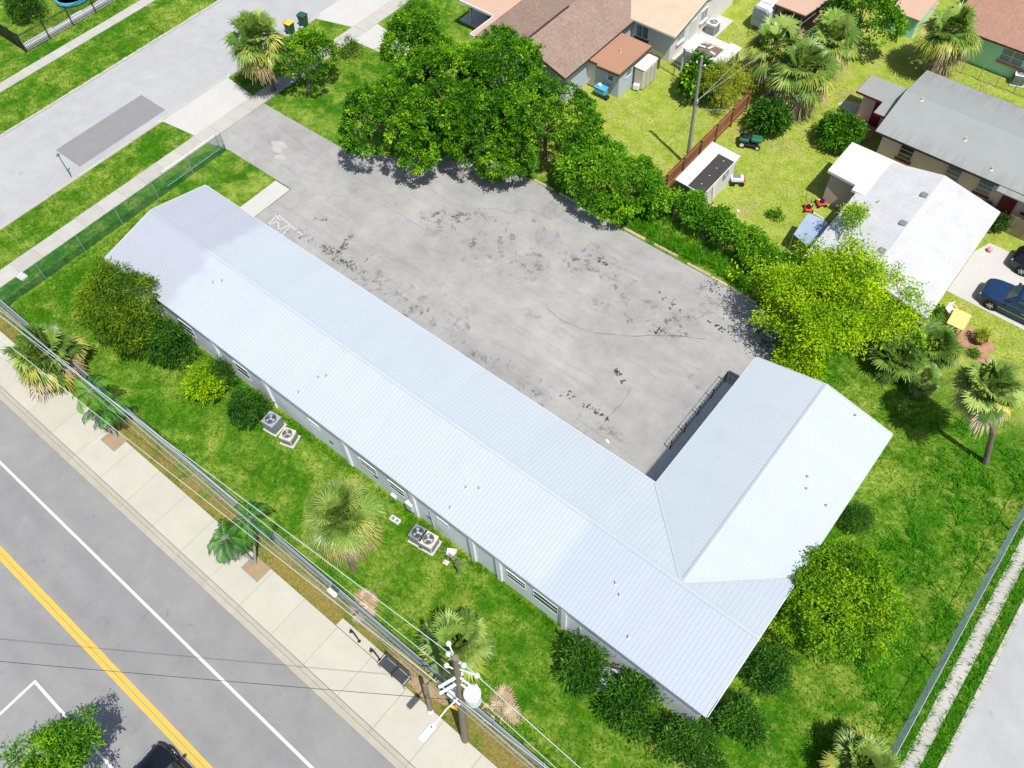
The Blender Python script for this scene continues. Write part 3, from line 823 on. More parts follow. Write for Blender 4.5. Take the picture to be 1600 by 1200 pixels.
struct('car_driveway', MB().prism([(-2.0, 32.75), (9.74, 32.5), (9.74, 38.2), (-1.5, 38.35), (-2.0, 37)], -.05, .014), 'driveway')
struct('sand_patch', MB().add(blob(-40.2, 31.6, 2.2, 1.0, .012, 4), [tuple(range(18))]), 'driveway')
struct('terracotta_ground', MB().add(blob(1.0, 29.7, 1.6, 1.0, .012, 5), [tuple(range(18))]), 'brickred')
struct('soil_by_planting', MB().add(blob((-14.88, 45.39)[0], (-14.88, 45.39)[1], 1.3, .7, .012, 6), [tuple(range(18))]), 'driveway')
struct('soil_bed', MB().add(blob(-12.0, -6.75, 1.5, .42, .010, 8), [tuple(range(18))]), 'dirt')
struct('debris_bed', MB().add(blob(-8.6, 24.6, 1.1, 1.6, .012, 9), [tuple(range(18))]), 'dirt')

# grass that nobody could count
B_FRONT = [(-44.8, .2, -.45, 8.3), (-8.6, .2, 8, 18.5), (-52, -7.5, 8, 24.6)]
LAWN = [(-49.8, 7.4, -5.9, -.3), (-49.8, -44.6, -5.9, 13.2), (-45, -43.2, 8.2, 13.2, .7), (.1, 7.4, -.3, 24.5), (-8.5, .2, 18.4, 24.5), (-49.3, -42, 18.8, 25.5), (-42, -33, 24.7, 27, .5),
        (-56.6, -53.4, -6, 12.2), (-56.6, -53.4, 19.2, 28.6), (-51.8, -44, 19, 28.5), (-70.3, -65.8, -2, 42), (-77, -71.5, 0, 30), (8.9, 9.48, -5, 24), (7.55, 8.14, -5, 24), (-51.85, -50.1, -6, 12.8)]
blades('lawn_grass', 'short bright green lawn grass around the white roofed building', LAWN, 'grass', 5, 42, .085, .028, .9, 3, B_FRONT)
blades('yard_grass', 'pale dry yard grass behind the hedge', [(-31, -21.6, 26, 45), (-21, -12.7, 28, 48, .9), (-15, -5, 49, 58), (-12.5, -10.2, 27, 34), (-1.9, 9, 24.5, 32.6), (-28, -20, 45, 56)], 'yard', 6, 30, .075, .026, .9, 3, [(-20.5, -18, 28.6, 33.6)])
blades('dry_grass', 'dry straw coloured grass strip between pavement and fence', [(-49, 8, -7.2, -6.1)], 'dryg', 7, 60, .09, .025, .9, 3, [(-17.4, -12.3, -7.3, -6.7)], clump=-.2)
blades('tall_weeds', 'tall dark green weeds growing across the right lawn', [(2.5, 7.3, 8, 24), (4.2, 7.3, -4, 10), (-9, 1, 22, 24.4, .6)], 'weed', 8, 15, .28, .035, 1.0, 7, [], clump=-.05)
blades('verge_grass', 'long bright grass overgrowing the edges of the right hand pavement', [(7.52, 8.30, -6, 26), (8.80, 9.52, -6, 26)], 'weed', 12, 60, .20, .03, 1.0, 5, [])
blades('wall_weeds', 'low green weeds at the foot of the front wall', [(-43, -6, -.5, -.2)], 'grass', 9, 90, .16, .03, .8, 4, [])
blades('fence_weeds', 'green weed tufts along the front chain link fence', [(-20, 6, -5.9, -4.6)], 'weed', 10, 9, .28, .03, 1.0, 7, [], clump=.15)

# ------------------------------------------------------------------ the L-shaped building
EZ, RZ = 3.30, 4.28
U0, U1, V0, V1, VX = -44.75, 0.0, -.14, 8.18, 18.32
RV, RU, UI = 4.02, -4.14, -8.28
bld = thing('motel_building', 'long L-shaped single storey building with pale blue-white ribbed metal roof', 'building', (-22, 4, 0))
ins = .12
wl = [(U0+.25, V0+ins), (U1-.25, V0+ins), (U1-.25, VX-.25), (UI+1.1, VX-.25), (UI+1.1, V1-.9), (U0+.25, V1-.9)]
MB().prism(wl, 0, EZ-.16).build('wall', MAT['wallw'], bld)
# gable walls closing the roof ends
g = MB()
def tri(mb, a, b, c, d):
    n = Vector(d); V = [Vector(a), Vector(b), Vector(c)]; V2 = [v + n for v in V]
    mb.add(V + V2, [(0,1,2),(5,4,3),(0,3,4,1),(1,4,5,2),(2,5,3,0)])
tri(g, (U0+.25, V0+.15, EZ-.17), (U0+.25, V1-.15, EZ-.17), (U0+.25, RV, RZ-.1), (.12, 0, 0))
tri(g, (UI+.15, VX-.25, EZ-.17), (U1-.15, VX-.25, EZ-.17), (RU, VX-.25, RZ-.1), (0, -.12, 0))
g.build('gable_wall', MAT['wallw'], bld)
# roof: every ribbed sheet is its own piece
roof = MB().box(U0+.3, U1-.3, V0+.2, V1-.2, EZ-.15, EZ-.08).box(UI+.2, U1-.3, V1-.19, VX-.3, EZ-.15, EZ-.08).build('roof', MAT['trim'], bld)
PW = .92; NR = 4
def roof_panels(f, s0, s1, lo, hi):
    """f(s, t, h): s along the eave, t up the slope (0..1), h off the surface"""
    n = max(1, round((s1-s0)/PW)); dw = (s1-s0)/n
    for i in range(n):
        a = s0 + dw*i; cross = []
        for k in range(NR):
            c0 = a + dw*(k+.06)/NR; rw_ = .026
            cross += [(c0-.022, 0), (c0, .011), (c0+rw_, .011), (c0+rw_+.022, 0)]
        cross = [(a+.002, 0)] + cross + [(a+dw-.002, 0)]
        V = []; F = []
        for s, h in cross:
            V += [f(s, lo(s), h), f(s, hi(s), h), f(s, lo(s), h-.012) , ]
        m = len(cross)
        for k in range(m-1):
            F.append((3*k, 3*k+3, 3*k+4, 3*k+1)); F.append((3*k+2, 3*k+5, 3*k+3, 3*k))
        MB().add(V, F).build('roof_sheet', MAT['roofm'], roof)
dz = RZ-EZ
zero = lambda s: 0.0
one = lambda s: 1.0
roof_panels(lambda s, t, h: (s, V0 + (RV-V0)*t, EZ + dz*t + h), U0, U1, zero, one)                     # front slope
roof_panels(lambda s, t, h: (s, V1 + (RV-V1)*t, EZ + dz*t + h), U0, UI, zero, one)                     # rear slope
roof_panels(lambda s, t, h: (s, V1 + (RV-V1)*t, EZ + dz*t + h), UI, RU, lambda s: (s-UI)/(RU-UI), one)
roof_panels(lambda s, t, h: (s, V1 + (RV-V1)*t, EZ + dz*t + h), RU, U1, lambda s: (U1-s)/(U1-RU), one)
roof_panels(lambda s, t, h: (UI + (RU-UI)*t, s, EZ + dz*t + h), RV, V1, lambda s: (V1-s)/(V1-RV), one)  # cross wing, lot side
roof_panels(lambda s, t, h: (UI + (RU-UI)*t, s, EZ + dz*t + h), V1, VX, zero, one)
roof_panels(lambda s, t, h: (U1 + (RU-U1)*t, s, EZ + dz*t + h), RV, V1, lambda s: (V1-s)/(V1-RV), one)  # cross wing, outer side
roof_panels(lambda s, t, h: (U1 + (RU-U1)*t, s, EZ + dz*t + h), V1, VX, zero, one)
def strip(name, a, b, w_, lift, mat='roofm', parent=roof):
    """folded cap along a ridge or valley line a-b"""
    a, b = Vector(a), Vector(b); d = (b-a).normalized(); s = d.cross(Vector((0, 0, 1))).normalized()*w_
    dn = Vector((0, 0, -w_*dz/(RV-V0)))
    V = [a - s + dn, a + Vector((0,0,.012)), a + s + dn, b - s + dn, b + Vector((0,0,.012)), b + s + dn]
    V = [v + Vector((0, 0, lift)) for v in V]
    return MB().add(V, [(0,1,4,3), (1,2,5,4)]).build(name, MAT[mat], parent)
strip('ridge_cap', (U0-.02, RV, RZ), (U1+.02, RV, RZ), .13, .042)
strip('ridge_cap', (RU, RV+.15, RZ), (RU, VX+.02, RZ), .13, .044)
def flat_strip(name, a, b, w_, z):
    a, b = Vector(a), Vector(b); d = (b-a); s = Vector((-d.y, d.x, 0)).normalized()*w_
    lift = Vector((0, 0, z))
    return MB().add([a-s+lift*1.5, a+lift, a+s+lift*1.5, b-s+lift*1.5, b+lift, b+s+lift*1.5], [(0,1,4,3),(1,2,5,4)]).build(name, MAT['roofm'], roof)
flat_strip('valley_flashing', (UI, V1, EZ), (RU, RV, RZ), .10, .036)
flat_strip('valley_flashing', (U1, V1, EZ), (RU, RV, RZ), .10, .036)
# fascias and rake trims
for a, b in (((U0, V0-.02), (U1, V0-.02)), ((U0, V1+.02), (UI, V1+.02)), ((UI-.02, V1), (UI-.02, VX)), ((U1+.02, V0), (U1+.02, VX))):
    x0, x1 = sorted((a[0], b[0])); y0, y1 = sorted((a[1], b[1]))
    MB().box(x0-.015, x1+.015, y0-.015, y1+.015, EZ-.17, EZ-.015).build('fascia', MAT['trim'], roof)
for p, q in (((U0-.02, V0, EZ), (U0-.02, RV, RZ)), ((U0-.02, V1, EZ), (U0-.02, RV, RZ)), ((UI, VX+.02, EZ), (RU, VX+.02, RZ)), ((U1, VX+.02, EZ), (RU, VX+.02, RZ)), ((U1+.05, V0, EZ), (U1+.05, RV, RZ)), ((U1+.05, V1-.5, EZ+.12), (U1+.05, RV, RZ))):
    p, q = Vector(p), Vector(q); z = Vector((0, 0, .13)); n = Vector((.02, 0, 0)) if abs(p.x-q.x) < .01 else Vector((0, .02, 0))
    MB().add([p-n-z, p+n-z, p+n+z*.35, p-n+z*.35, q-n-z, q+n-z, q+n+z*.35, q-n+z*.35], [(0,1,2,3),(7,6,5,4),(0,4,5,1),(1,5,6,2),(2,6,7,3),(3,7,4,0)]).build('rake_trim', MAT['trim'], roof)
# outer gable of the long wing above the right eave
tri(gb := MB(), (U1-.16, V0+.15, EZ-.17), (U1-.16, V1-.15, EZ-.17), (U1-.16, RV, RZ-.1), (-.1, 0, 0)); gb.build('gable_wall', MAT['wallw'], bld)
def roof_z(x, y):
    a = EZ + dz*min(1, max(0, (y-V0)/(RV-V0) if y < RV else (V1-y)/(V1-RV)))
    b = EZ + dz*min(1, max(0, (x-UI)/(RU-UI) if x < RU else (U1-x)/(U1-RU))) if x > UI and y > RV else 0
    return max(a if y < V1 else 0, b)
for x, y in ((-36.96, 2.59), (-36.52, 2.96), (-27.21, 0.45), (-26.84, 1.75), (-26.52, 2.07), (-15.74, 1.69), (-15.14, 2.03), (-15.74, 0.40), (-6.67, 2.21), (-6.19, 1.87), (-4.73, 0.55), (-2.06, 17.80), (-2.26, 12.94), (-1.98, 12.34), (-0.75, 12.28)):
    z = roof_z(x, y)
    MB().lathe((x, y, z-.05), [(.10, 0), (.09, .04), (.045, .06), (.042, .26), (.025, .265)], 10).build('vent_pipe', MAT['galv'], roof)
# windows and details of the front wall
YW = V0+ins
def front_window(x, w_, z0, z1, name='window'):
    f = MB().box(x-w_/2-.05, x+w_/2+.05, YW-.022, YW, z0-.05, z0).box(x-w_/2-.05, x+w_/2+.05, YW-.03, YW, z1, z1+.05).box(x-w_/2-.05, x-w_/2, YW-.025, YW, z0, z1).box(x+w_/2, x+w_/2+.05, YW-.025, YW, z0, z1).box(x-w_/2, x+w_/2, YW-.018, YW, (z0+z1)/2-.018, (z0+z1)/2+.018).build(name, MAT['wallw'], bld)
    for a, b in ((z0, (z0+z1)/2-.018), ((z0+z1)/2+.018, z1)):
        MB().box(x-w_/2, x+w_/2, YW-.008, YW, a, b).build('pane', MAT['glass'], f)
for x, w_, z0, z1 in ((-32.3, 1.2, 1.1, 2.1), (-21.7, 1.25, 1.3, 2.0), (-19.5, 1.1, 1.2, 2.0), (-16.1, .7, 1.6, 2.05), (-11.1, 1.15, 1.3, 2.1), (-9.2, 1.5, 1.2, 2.2), (-26.0, .8, 1.6, 2.0), (-37.5, 1.2, 1.1, 2.1)):
    front_window(x, w_, z0, z1)
for x in (-23.4, -18.2, -12.2, -8.0, -29.9, -34.5, -40.5, -14.0):
    MB().box(x-.14, x+.14, YW-.12, YW, 0, EZ-.18).build('pilaster', MAT['wallw'], bld)
for x, h in ((-18.65, 2.3), (-26.3, 2.2), (-14.2, 1.8), (-16.9, 2.4), (-7.0, 2.0)):
    MB().tube([(x, YW-.06, 0), (x, YW-.06, h)], .03, 6).build('conduit', MAT['trim'], bld)
MB().cbox((-18.5, YW-.14, 1.0), (.5, .26, .75), 0, .02).build('meter_box', MAT['trim'], bld)
MB().cbox((-19.9, YW-.1, .35), (.4, .18, .3), 0, .02).build('junction_box', MAT['trim'], bld)
for x in (-21.2, -17.2, -24.8): MB().box(x-.14, x+.14, YW-.03, YW, 1.0, 1.12).build('wall_vent', MAT['dgrey'], bld)
# doors and windows under the eave on the lot side
for x in (-42, -37.5, -33, -28.5, -24, -19.5, -15, -11):
    d = MB().box(x-.48, x+.48, V1-.9, V1-.85, .02, 2.1).build('door', MAT['trim'], bld)
    MB().box(x+.30, x+.40, V1-.85, V1-.79, 1.0, 1.06).build('handle', MAT['dgrey'], d)
    MB().box(x+1.0, x+2.2, V1-.9, V1-.86, 1.0, 2.1).build('window', MAT['glass'], bld)
for y in (10.2, 13, 15.8):
    MB().box(UI+1.05, UI+1.1, y-.48, y+.48, .15, 2.2).build('door', MAT['trim'], bld)
# raised walkway with a ramp on the lot side of the cross wing
walk = MB().prism([(-9.70, 9.0), (UI+1.09, 9.0), (UI+1.09, 18.02), (-9.70, 18.02)], .0, .14).build('walkway', MAT['walkc'], bld)
MB().add([(-9.70, 9.0, .14), (-8.2, 9.0, .14), (-8.2, 8.3, .02), (-9.70, 8.3, .02)], [(0,1,2,3)]).build('ramp', MAT['walkc'], bld)

def railing(parent, pts, h, z0, mat, sp=.14, r=.018, post=1.6):
    for a, b in zip(pts, pts[1:]):
        a, b = Vector((*a, z0)), Vector((*b, z0)); L_ = (b-a).length; d = (b-a)/L_
        for k in (h, h*.52, .10):
            MB().tube([a+Vector((0,0,k)), b+Vector((0,0,k))], r if k == h else r*.8, 5).build('rail', mat, parent)
        n = max(1, int(L_/sp))
        mb = MB()
        for i in range(n+1):
            p = a + d*(L_*i/n)
            mb.box(p.x-.008, p.x+.008, p.y-.008, p.y+.008, z0+.1, z0+h)
        tag(mb.build('balusters', mat, parent), kind='stuff')
        m = max(1, round(L_/post))
        for i in range(m+1):
            p = a + d*(L_*i/m)
            MB().box(p.x-.025, p.x+.025, p.y-.025, p.y+.025, z0, z0+h+.03).build('post', mat, parent)
rl = thing('walkway_railing', 'black metal railing along the raised walkway of the short wing', 'railing', (-9.1, 12.2, 0))
railing(rl, [(-9.50, 12.0), (-9.50, 17.95), (-8.45, 17.95)], 1.0, .14, MAT['black'], .24, .015)

# ------------------------------------------------------------------ neighbouring houses
def window(parent, axis, at, c, w_, z0, z1, out, frame='frame', pane='glass', sill=None, cols=2, rows=1):
    """axis 'x': wall runs along x at y=at; 'y': along y at x=at; out = -1/+1 outward side"""
    def bx(mb, a0, a1, d0, d1, q0, q1):
        lo, hi = sorted((at+out*d0, at+out*d1))
        return mb.box(a0, a1, lo, hi, q0, q1) if axis == 'x' else mb.box(lo, hi, a0, a1, q0, q1)
    f = MB(); t = .055
    bx(f, c-w_/2-t, c+w_/2+t, 0, .06, z0-t, z0); bx(f, c-w_/2-t, c+w_/2+t, 0, .06, z1, z1+t)
    bx(f, c-w_/2-t, c-w_/2, 0, .06, z0, z1); bx(f, c+w_/2, c+w_/2+t, 0, .06, z0, z1)
    for k in range(1, cols): bx(f, c-w_/2+w_*k/cols-.022, c-w_/2+w_*k/cols+.022, 0, .05, z0, z1)
    for k in range(1, rows): bx(f, c-w_/2, c+w_/2, 0, .048, z0+(z1-z0)*k/rows-.02, z0+(z1-z0)*k/rows+.02)
    fo = f.build('window', MAT[frame], parent)
    for k in range(cols):
        for j in range(rows):
            p = MB(); bx(p, c-w_/2+w_*k/cols+.022, c-w_/2+w_*(k+1)/cols-.022, .001, .02, z0+(z1-z0)*j/rows+.02, z0+(z1-z0)*(j+1)/rows-.02); p.build('pane', MAT[pane], fo)
    if sill:
        s = MB(); bx(s, c-w_/2-.1, c+w_/2+.1, .001, .16, z0-.22, z0-t-.002); s.build('sill', MAT[sill], fo)
    return fo

def gable_roof(parent, x0, x1, y0, y1, ez, rz, axis, mat, name='roof', fascia='brownfascia', th=.10, ridge=None):
    """two pitched planes with thickness; axis = direction of the ridge"""
    ro = None
    for side in (0, 1):
        if axis == 'y':
            m = (x0+x1)/2 if ridge is None else ridge
            a, b = (x0, m) if side == 0 else (x1, m)
            V = [(a, y0, ez), (a, y1, ez), (b, y1, rz), (b, y0, rz)]
        else:
            m = (y0+y1)/2 if ridge is None else ridge
            a, b = (y0, m) if side == 0 else (y1, m)
            V = [(x0, a, ez), (x1, a, ez), (x1, b, rz), (x0, b, rz)]
        V += [(p[0], p[1], p[2]-th) for p in V]
        o = MB().add(V, [(0,1,2,3),(7,6,5,4),(0,4,5,1),(2,6,7,3),(1,5,6,2),(3,7,4,0)]).build(name, MAT[mat], parent)
        ro = ro or o
    # fascia boards just outside the eaves and rakes
    def board(p, q):
        p, q = Vector(p), Vector(q); d = (q-p); n = Vector((-d.y, d.x, 0)).normalized()*.012; z = Vector((0, 0, th+.06)); u = Vector((0, 0, .006))
        MB().add([p-n-z, p+n-z, p+n-u, p-n-u, q-n-z, q+n-z, q+n-u, q-n-u], [(0,1,2,3),(7,6,5,4),(0,4,5,1),(1,5,6,2),(2,6,7,3),(3,7,4,0)]).build('fascia', MAT[fascia], ro)
    e = .015
    if axis == 'x':
        for y in (y0-e, y1+e): board((x0, y, ez), (x1, y, ez))
        for x in (x0-e, x1+e): board((x, y0, ez), (x, m, rz)); board((x, y1, ez), (x, m, rz))
    else:
        for x in (x0-e, x1+e): board((x, y0, ez), (x, y1, ez))
        for y in (y0-e, y1+e): board((x0, y, ez), (m, y, rz)); board((x1, y, ez), (m, y, rz))
    return ro

def house_walls(parent, x0, x1, y0, y1, ez, rz, axis, mat, ridge=None):
    MB().box(x0, x1, y0, y1, 0, ez-.12).build('wall', MAT[mat], parent)
    g = MB()
    if axis == 'y':
        m = (x0+x1)/2 if ridge is None else ridge
        for y, s in ((y0, .1), (y1, -.1)): tri(g, (x0, y, ez-.121), (x1, y, ez-.121), (m, y, rz-.14), (0, s, 0))
    else:
        m = (y0+y1)/2 if ridge is None else ridge
        for x, s in ((x0, .1), (x1, -.1)): tri(g, (x, y0, ez-.121), (x, y1, ez-.121), (x, m, rz-.14), (s, 0, 0))
    g.build('gable_wall', MAT[mat], parent)

# house A: brown shingles, porch to the street, flat utility room at the back
hA = thing('brown_roof_house', 'brown shingle roofed house with open front porch behind the big trees', 'house', (-37, 36, 0))
house_walls(hA, -40.9, -32.9, 33.0, 48.0, 2.65, 3.95, 'y', 'wallA', -36.65)
gable_roof(hA, -41.4, -32.55, 32.4, 48.5, 2.65, 3.95, 'y', 'shA', ridge=-36.65)
MB().box(-36.72, -36.58, 32.45, 38.2, 3.94, 4.02).build('ridge_cap', MAT['brownfascia'], hA)  # dark bar painting the shadow line of a step at the ridge
MB().box(-45.6, -41.42, 35.32, 48.5, 2.56, 2.66).build('porch_roof', MAT['tanroof'], hA)
MB().box(-41.86, -41.41, 32.35, 35.31, 2.55, 2.65).build('porch_roof', MAT['tanroof'], hA)
MB().box(-45.65, -41.9, 35.22, 35.318, 2.48, 2.67).box(-45.72, -45.602, 35.22, 48, 2.48, 2.67).box(-41.94, -41.862, 32.30, 35.219, 2.48, 2.67).box(-41.86, -41.4, 32.27, 32.348, 2.48, 2.67).build('porch_fascia', MAT['whitep'], hA)
MB().box(-46.5, -40.91, 36.0, 47, -.02, .12).build('porch_floor', MAT['driveway'], hA)
for x, y in ((-45.4, 36.3), (-45.4, 41.0)): MB().box(x-.07, x+.07, y-.07, y+.07, .121, 2.55).build('porch_post', MAT['whitep'], hA)
MB().box(-33.4, -29.95, 35.75, 39.4, 0, 2.38).build('utility_wall', MAT['wallA'], hA)
fr = MB().prism([(-33.75, 35.45), (-31.75, 35.45), (-31.75, 35.25), (-29.72, 35.35), (-29.72, 39.65), (-33.75, 39.65)], 2.40, 2.50).build('flat_roof', MAT['shFlat'], hA)
MB().prism([(-33.77, 35.43), (-31.77, 35.43), (-31.77, 35.23), (-29.70, 35.33), (-29.70, 39.67), (-33.77, 39.67)], 2.28, 2.399).build('fascia', MAT['brownfascia'], fr)
MB().lathe((-31.2, 37.6, 2.49), [(.09, 0), (.07, .1), (.05, .11), (.05, .35)], 8).build('vent_pipe', MAT['beige'], fr)
MB().box(-32.9, -32.1, 35.70, 35.748, .05, 2.05).build('door', MAT['wallB'], hA)
window(hA, 'x', 35.75, -30.7, .5, 1.3, 1.8, -1, cols=1)
window(hA, 'y', -29.95, 37.0, .7, 1.3, 1.9, 1, cols=1, pane='glassb')

# house B: tan shingles, pale walls, four windows with dark sills
hB = thing('tan_roof_house', 'pale grey house with tan shingle roof and dark window sills', 'house', (-34, 46, 0))
house_walls(hB, -44, -29.25, 41.75, 51.5, 2.75, 3.9, 'x', 'wallB')
gable_roof(hB, -44.4, -28.75, 41.35, 51.9, 2.75, 3.9, 'x', 'shB', fascia='cream')
for c, w_ in ((-37.9, .9), (-36.5, 1.0), (-34.4, 1.05), (-31.9, 1.1)):
    window(hB, 'x', 41.75, c, w_, 1.2, 2.2, -1, pane='glassg', sill='darksill')
MB().cbox((-33.9, 41.45, .75), (.55, .5, 1.5), 0, .02).build('chimney_box', MAT['wallB'], hB)
MB().cbox((-33.9, 41.45, 1.56), (.65, .6, .1), 0, .02).build('chimney_cap', MAT['darksill'], hB)
for c in (43.2, 46.6): window(hB, 'y', -29.25, c, .9, 1.2, 2.1, 1, pane='glassb', sill='whitep')
MB().box(-29.25, -29.20, 44.6, 45.5, .05, 2.05).build('door', MAT['whitep'], hB)
MB().box(-29.24, -27.9, 42.2, 49.5, -.02, .08).build('side_path', MAT['driveway'], hB)

# house C: long grey roof, pink walls, burgundy sills
hC = thing('grey_roof_house', 'long pale pink house with weathered grey roof and burgundy window sills', 'house', (-4, 44, 0))
house_walls(hC, -11.2, 7.3, 41.0, 48.3, 2.8, 3.55, 'x', 'wallC')
gable_roof(hC, -11.7, 7.7, 40.5, 48.8, 2.8, 3.55, 'x', 'greyroof')
MB().box(-14.3, -12.0, 44.4, 46.0, 0, 2.4).build('annex_wall', MAT['wallC'], hC)
ax = MB().prism([(-14.8, 44.0), (-12.75, 44.0), (-12.75, 42.6), (-11.72, 42.6), (-11.72, 46.35), (-14.8, 46.35)], 2.42, 2.52).build('annex_roof', MAT['greyroof'], hC)
MB().prism([(-14.83, 43.97), (-12.78, 43.97), (-12.78, 42.57), (-11.73, 42.57), (-11.73, 42.6), (-12.75, 42.6), (-12.75, 44.0), (-14.8, 44.0), (-14.8, 46.35), (-14.83, 46.35)], 2.36, 2.515).build('fascia', MAT['burg'], ax)
MB().box(-13.3, -12.6, 44.33, 44.398, .05, 2.1).build('door', MAT['burg'], hC)
MB().prism([(-14.3, 42.6), (-12.4, 42.6), (-12.4, 44.2), (-14.3, 44.2)], -.02, .15).build('terrace', MAT['terrac'], hC)
for c, w_, p in ((-9.3, .95, 'glass'), (-5.9, .95, 'glassb'), (-3.7, .95, 'glassb'), (-.3, 1.1, 'glassb')):
    window(hC, 'x', 41.0, c, w_, 1.25, 2.3, -1, pane=p, sill='burg', cols=1, rows=3, frame='wallC')
MB().box(-2.45, -1.45, 40.92, 40.999, .05, 2.15).build('door', MAT['burg'], hC)
MB().box(-2.9, 3.0, 39.9, 40.49, 2.68, 2.76).build('porch_awning', MAT['greyroof'], hC)
for x, y in ((-6.4, 42.7), (-3.9, 41.3), (-10.4, 44.4)):
    z = 2.8 + .75*(1-abs(y-44.65)/4.15)
    MB().lathe((x, y, z-.03), [(.16, 0), (.14, .06), (.06, .08), (.055, .3)], 8).build('vent_pipe', MAT['beige'], hC)

# house D: white shingle roof with a flat white annex
hD = thing('white_roof_house', 'house with bright white shingle roof and three small roof vents', 'house', (-6, 33, 0))
house_walls(hD, -9.5, -2.4, 28.0, 37.8, 2.65, 3.5, 'y', 'wallD')
gable_roof(hD, -10.0, -1.95, 27.45, 38.3, 2.65, 3.5, 'y', 'shD', fascia='whitep')
MB().box(-12.2, -9.51, 35.2, 38.2, 0, 2.35).build('annex_wall', MAT['wallD'], hD)
MB().box(-9.85, -9.52, 33.9, 35.19, 0, 2.3).build('annex_wall', MAT['wallB'], hD)
MB().prism([(-12.45, 35.05), (-10.35, 34.9), (-10.35, 34.35), (-8.6, 34.35), (-8.6, 38.55), (-12.45, 38.55)], 2.42, 2.62).build('annex_roof', MAT['whitep'], hD).location.z += .15
for x, y in ((-6.29, 35.87), (-6.27, 32.77), (-6.28, 29.86)):
    z = 3.5 - abs(x+5.975)*.85/4.025
    MB().cbox((x, y, z+.05), (.42, .44, .14), 0, .03).build('roof_vent', MAT['acgrey'], hD)
MB().lathe((-8.4, 34.0, 2.97), [(.1, 0), (.05, .06), (.05, .3)], 8).build('vent_pipe', MAT['beige'], hD)
window(hD, 'x', 28.0, -4.7, 1.5, 1.2, 2.2, -1, pane='glass', cols=2)
MB().box(-3.4, -2.6, 27.92, 27.998, .05, 2.1).build('door', MAT['wallD'], hD)
MB().cbox((-10.4, 35.06, 1.1), (.12, .18, 2.0), 0, .02).build('downpipe', MAT['wallD'], hD)

# house E: mint green walls, red-brown shingles
hE = thing('green_house', 'mint green house with red-brown shingle roof in the far corner', 'house', (-6, 60, 0))
house_walls(hE, -12.2, 6, 55.7, 66, 2.7, 4.0, 'x', 'wallE')
gable_roof(hE, -12.7, 6.4, 55.1, 66.5, 2.7, 4.0, 'x', 'shE')
window(hE, 'x', 55.7, -7.6, 1.7, 1.15, 2.15, -1, pane='glassb', sill='terrac', rows=2)
# house F: tan flat-roofed shelter behind the trailer
hF = thing('tan_shelter', 'tan flat roofed shelter beside the white trailer', 'shelter', (-23, 52, 0))
MB().prism([(-24.9, 50.0), (-22.2, 50.0), (-21.7, 52.8), (-21.7, 57), (-24.9, 57)], 2.42, 2.5).build('roof', MAT['tanroof'], hF)
MB().prism([(-24.93, 49.97), (-22.2, 49.97), (-21.67, 52.8), (-21.67, 57.03), (-24.93, 57.03)], 2.3, 2.419).build('fascia', MAT['brownfascia'], hF)
for x, y in ((-24.6, 50.3), (-22.5, 50.3), (-22.0, 56.6), (-24.6, 56.6)): MB().box(x-.06, x+.06, y-.06, y+.06, 0, 2.3).build('post', MAT['polegrey'], hF)
MB().box(-24.8, -21.8, 55.0, 55.1, 0, 2.29).build('back_wall', MAT['wallD'], hF)
MB().box(-25.0, -19.0, 50.2, 56, -.02, .03).build('floor', MAT['dirt'], hF)
# house G: small lean-to with pale green wall near the top edge
hG = thing('green_lean_to', 'small pale green lean-to with grey sheet roof near the dark tree', 'shed', (-16, 55, 0))
gx, gy = (-16.40, 55.62)
MB().box(gx-.9, gx+1.2, gy+.2, gy+3.0, 0, 1.75).build('wall', MAT['wallE'], hG)
MB().add([(gx-1.1, gy, 1.78), (gx+1.4, gy, 1.78), (gx+1.4, gy+5, 2.3), (gx-1.1, gy+5, 2.3), (gx-1.1, gy, 1.84), (gx+1.4, gy, 1.84), (gx+1.4, gy+5, 2.36), (gx-1.1, gy+5, 2.36)], [(3,2,1,0),(4,5,6,7),(0,1,5,4),(1,2,6,5),(2,3,7,6),(3,0,4,7)]).build('roof', MAT['tanroof'], hG)
MB().box(gx-.8, gx+1.1, gy+3.3, gy+4.8, 0, 1.9).build('wall', MAT['wallB'], hG)
MB().tube([(-15.47, 55.98, 0.00), (-15.57, 61.68, 0.00)], .06, 6).build('kerb_beam', MAT['cream'], hG)

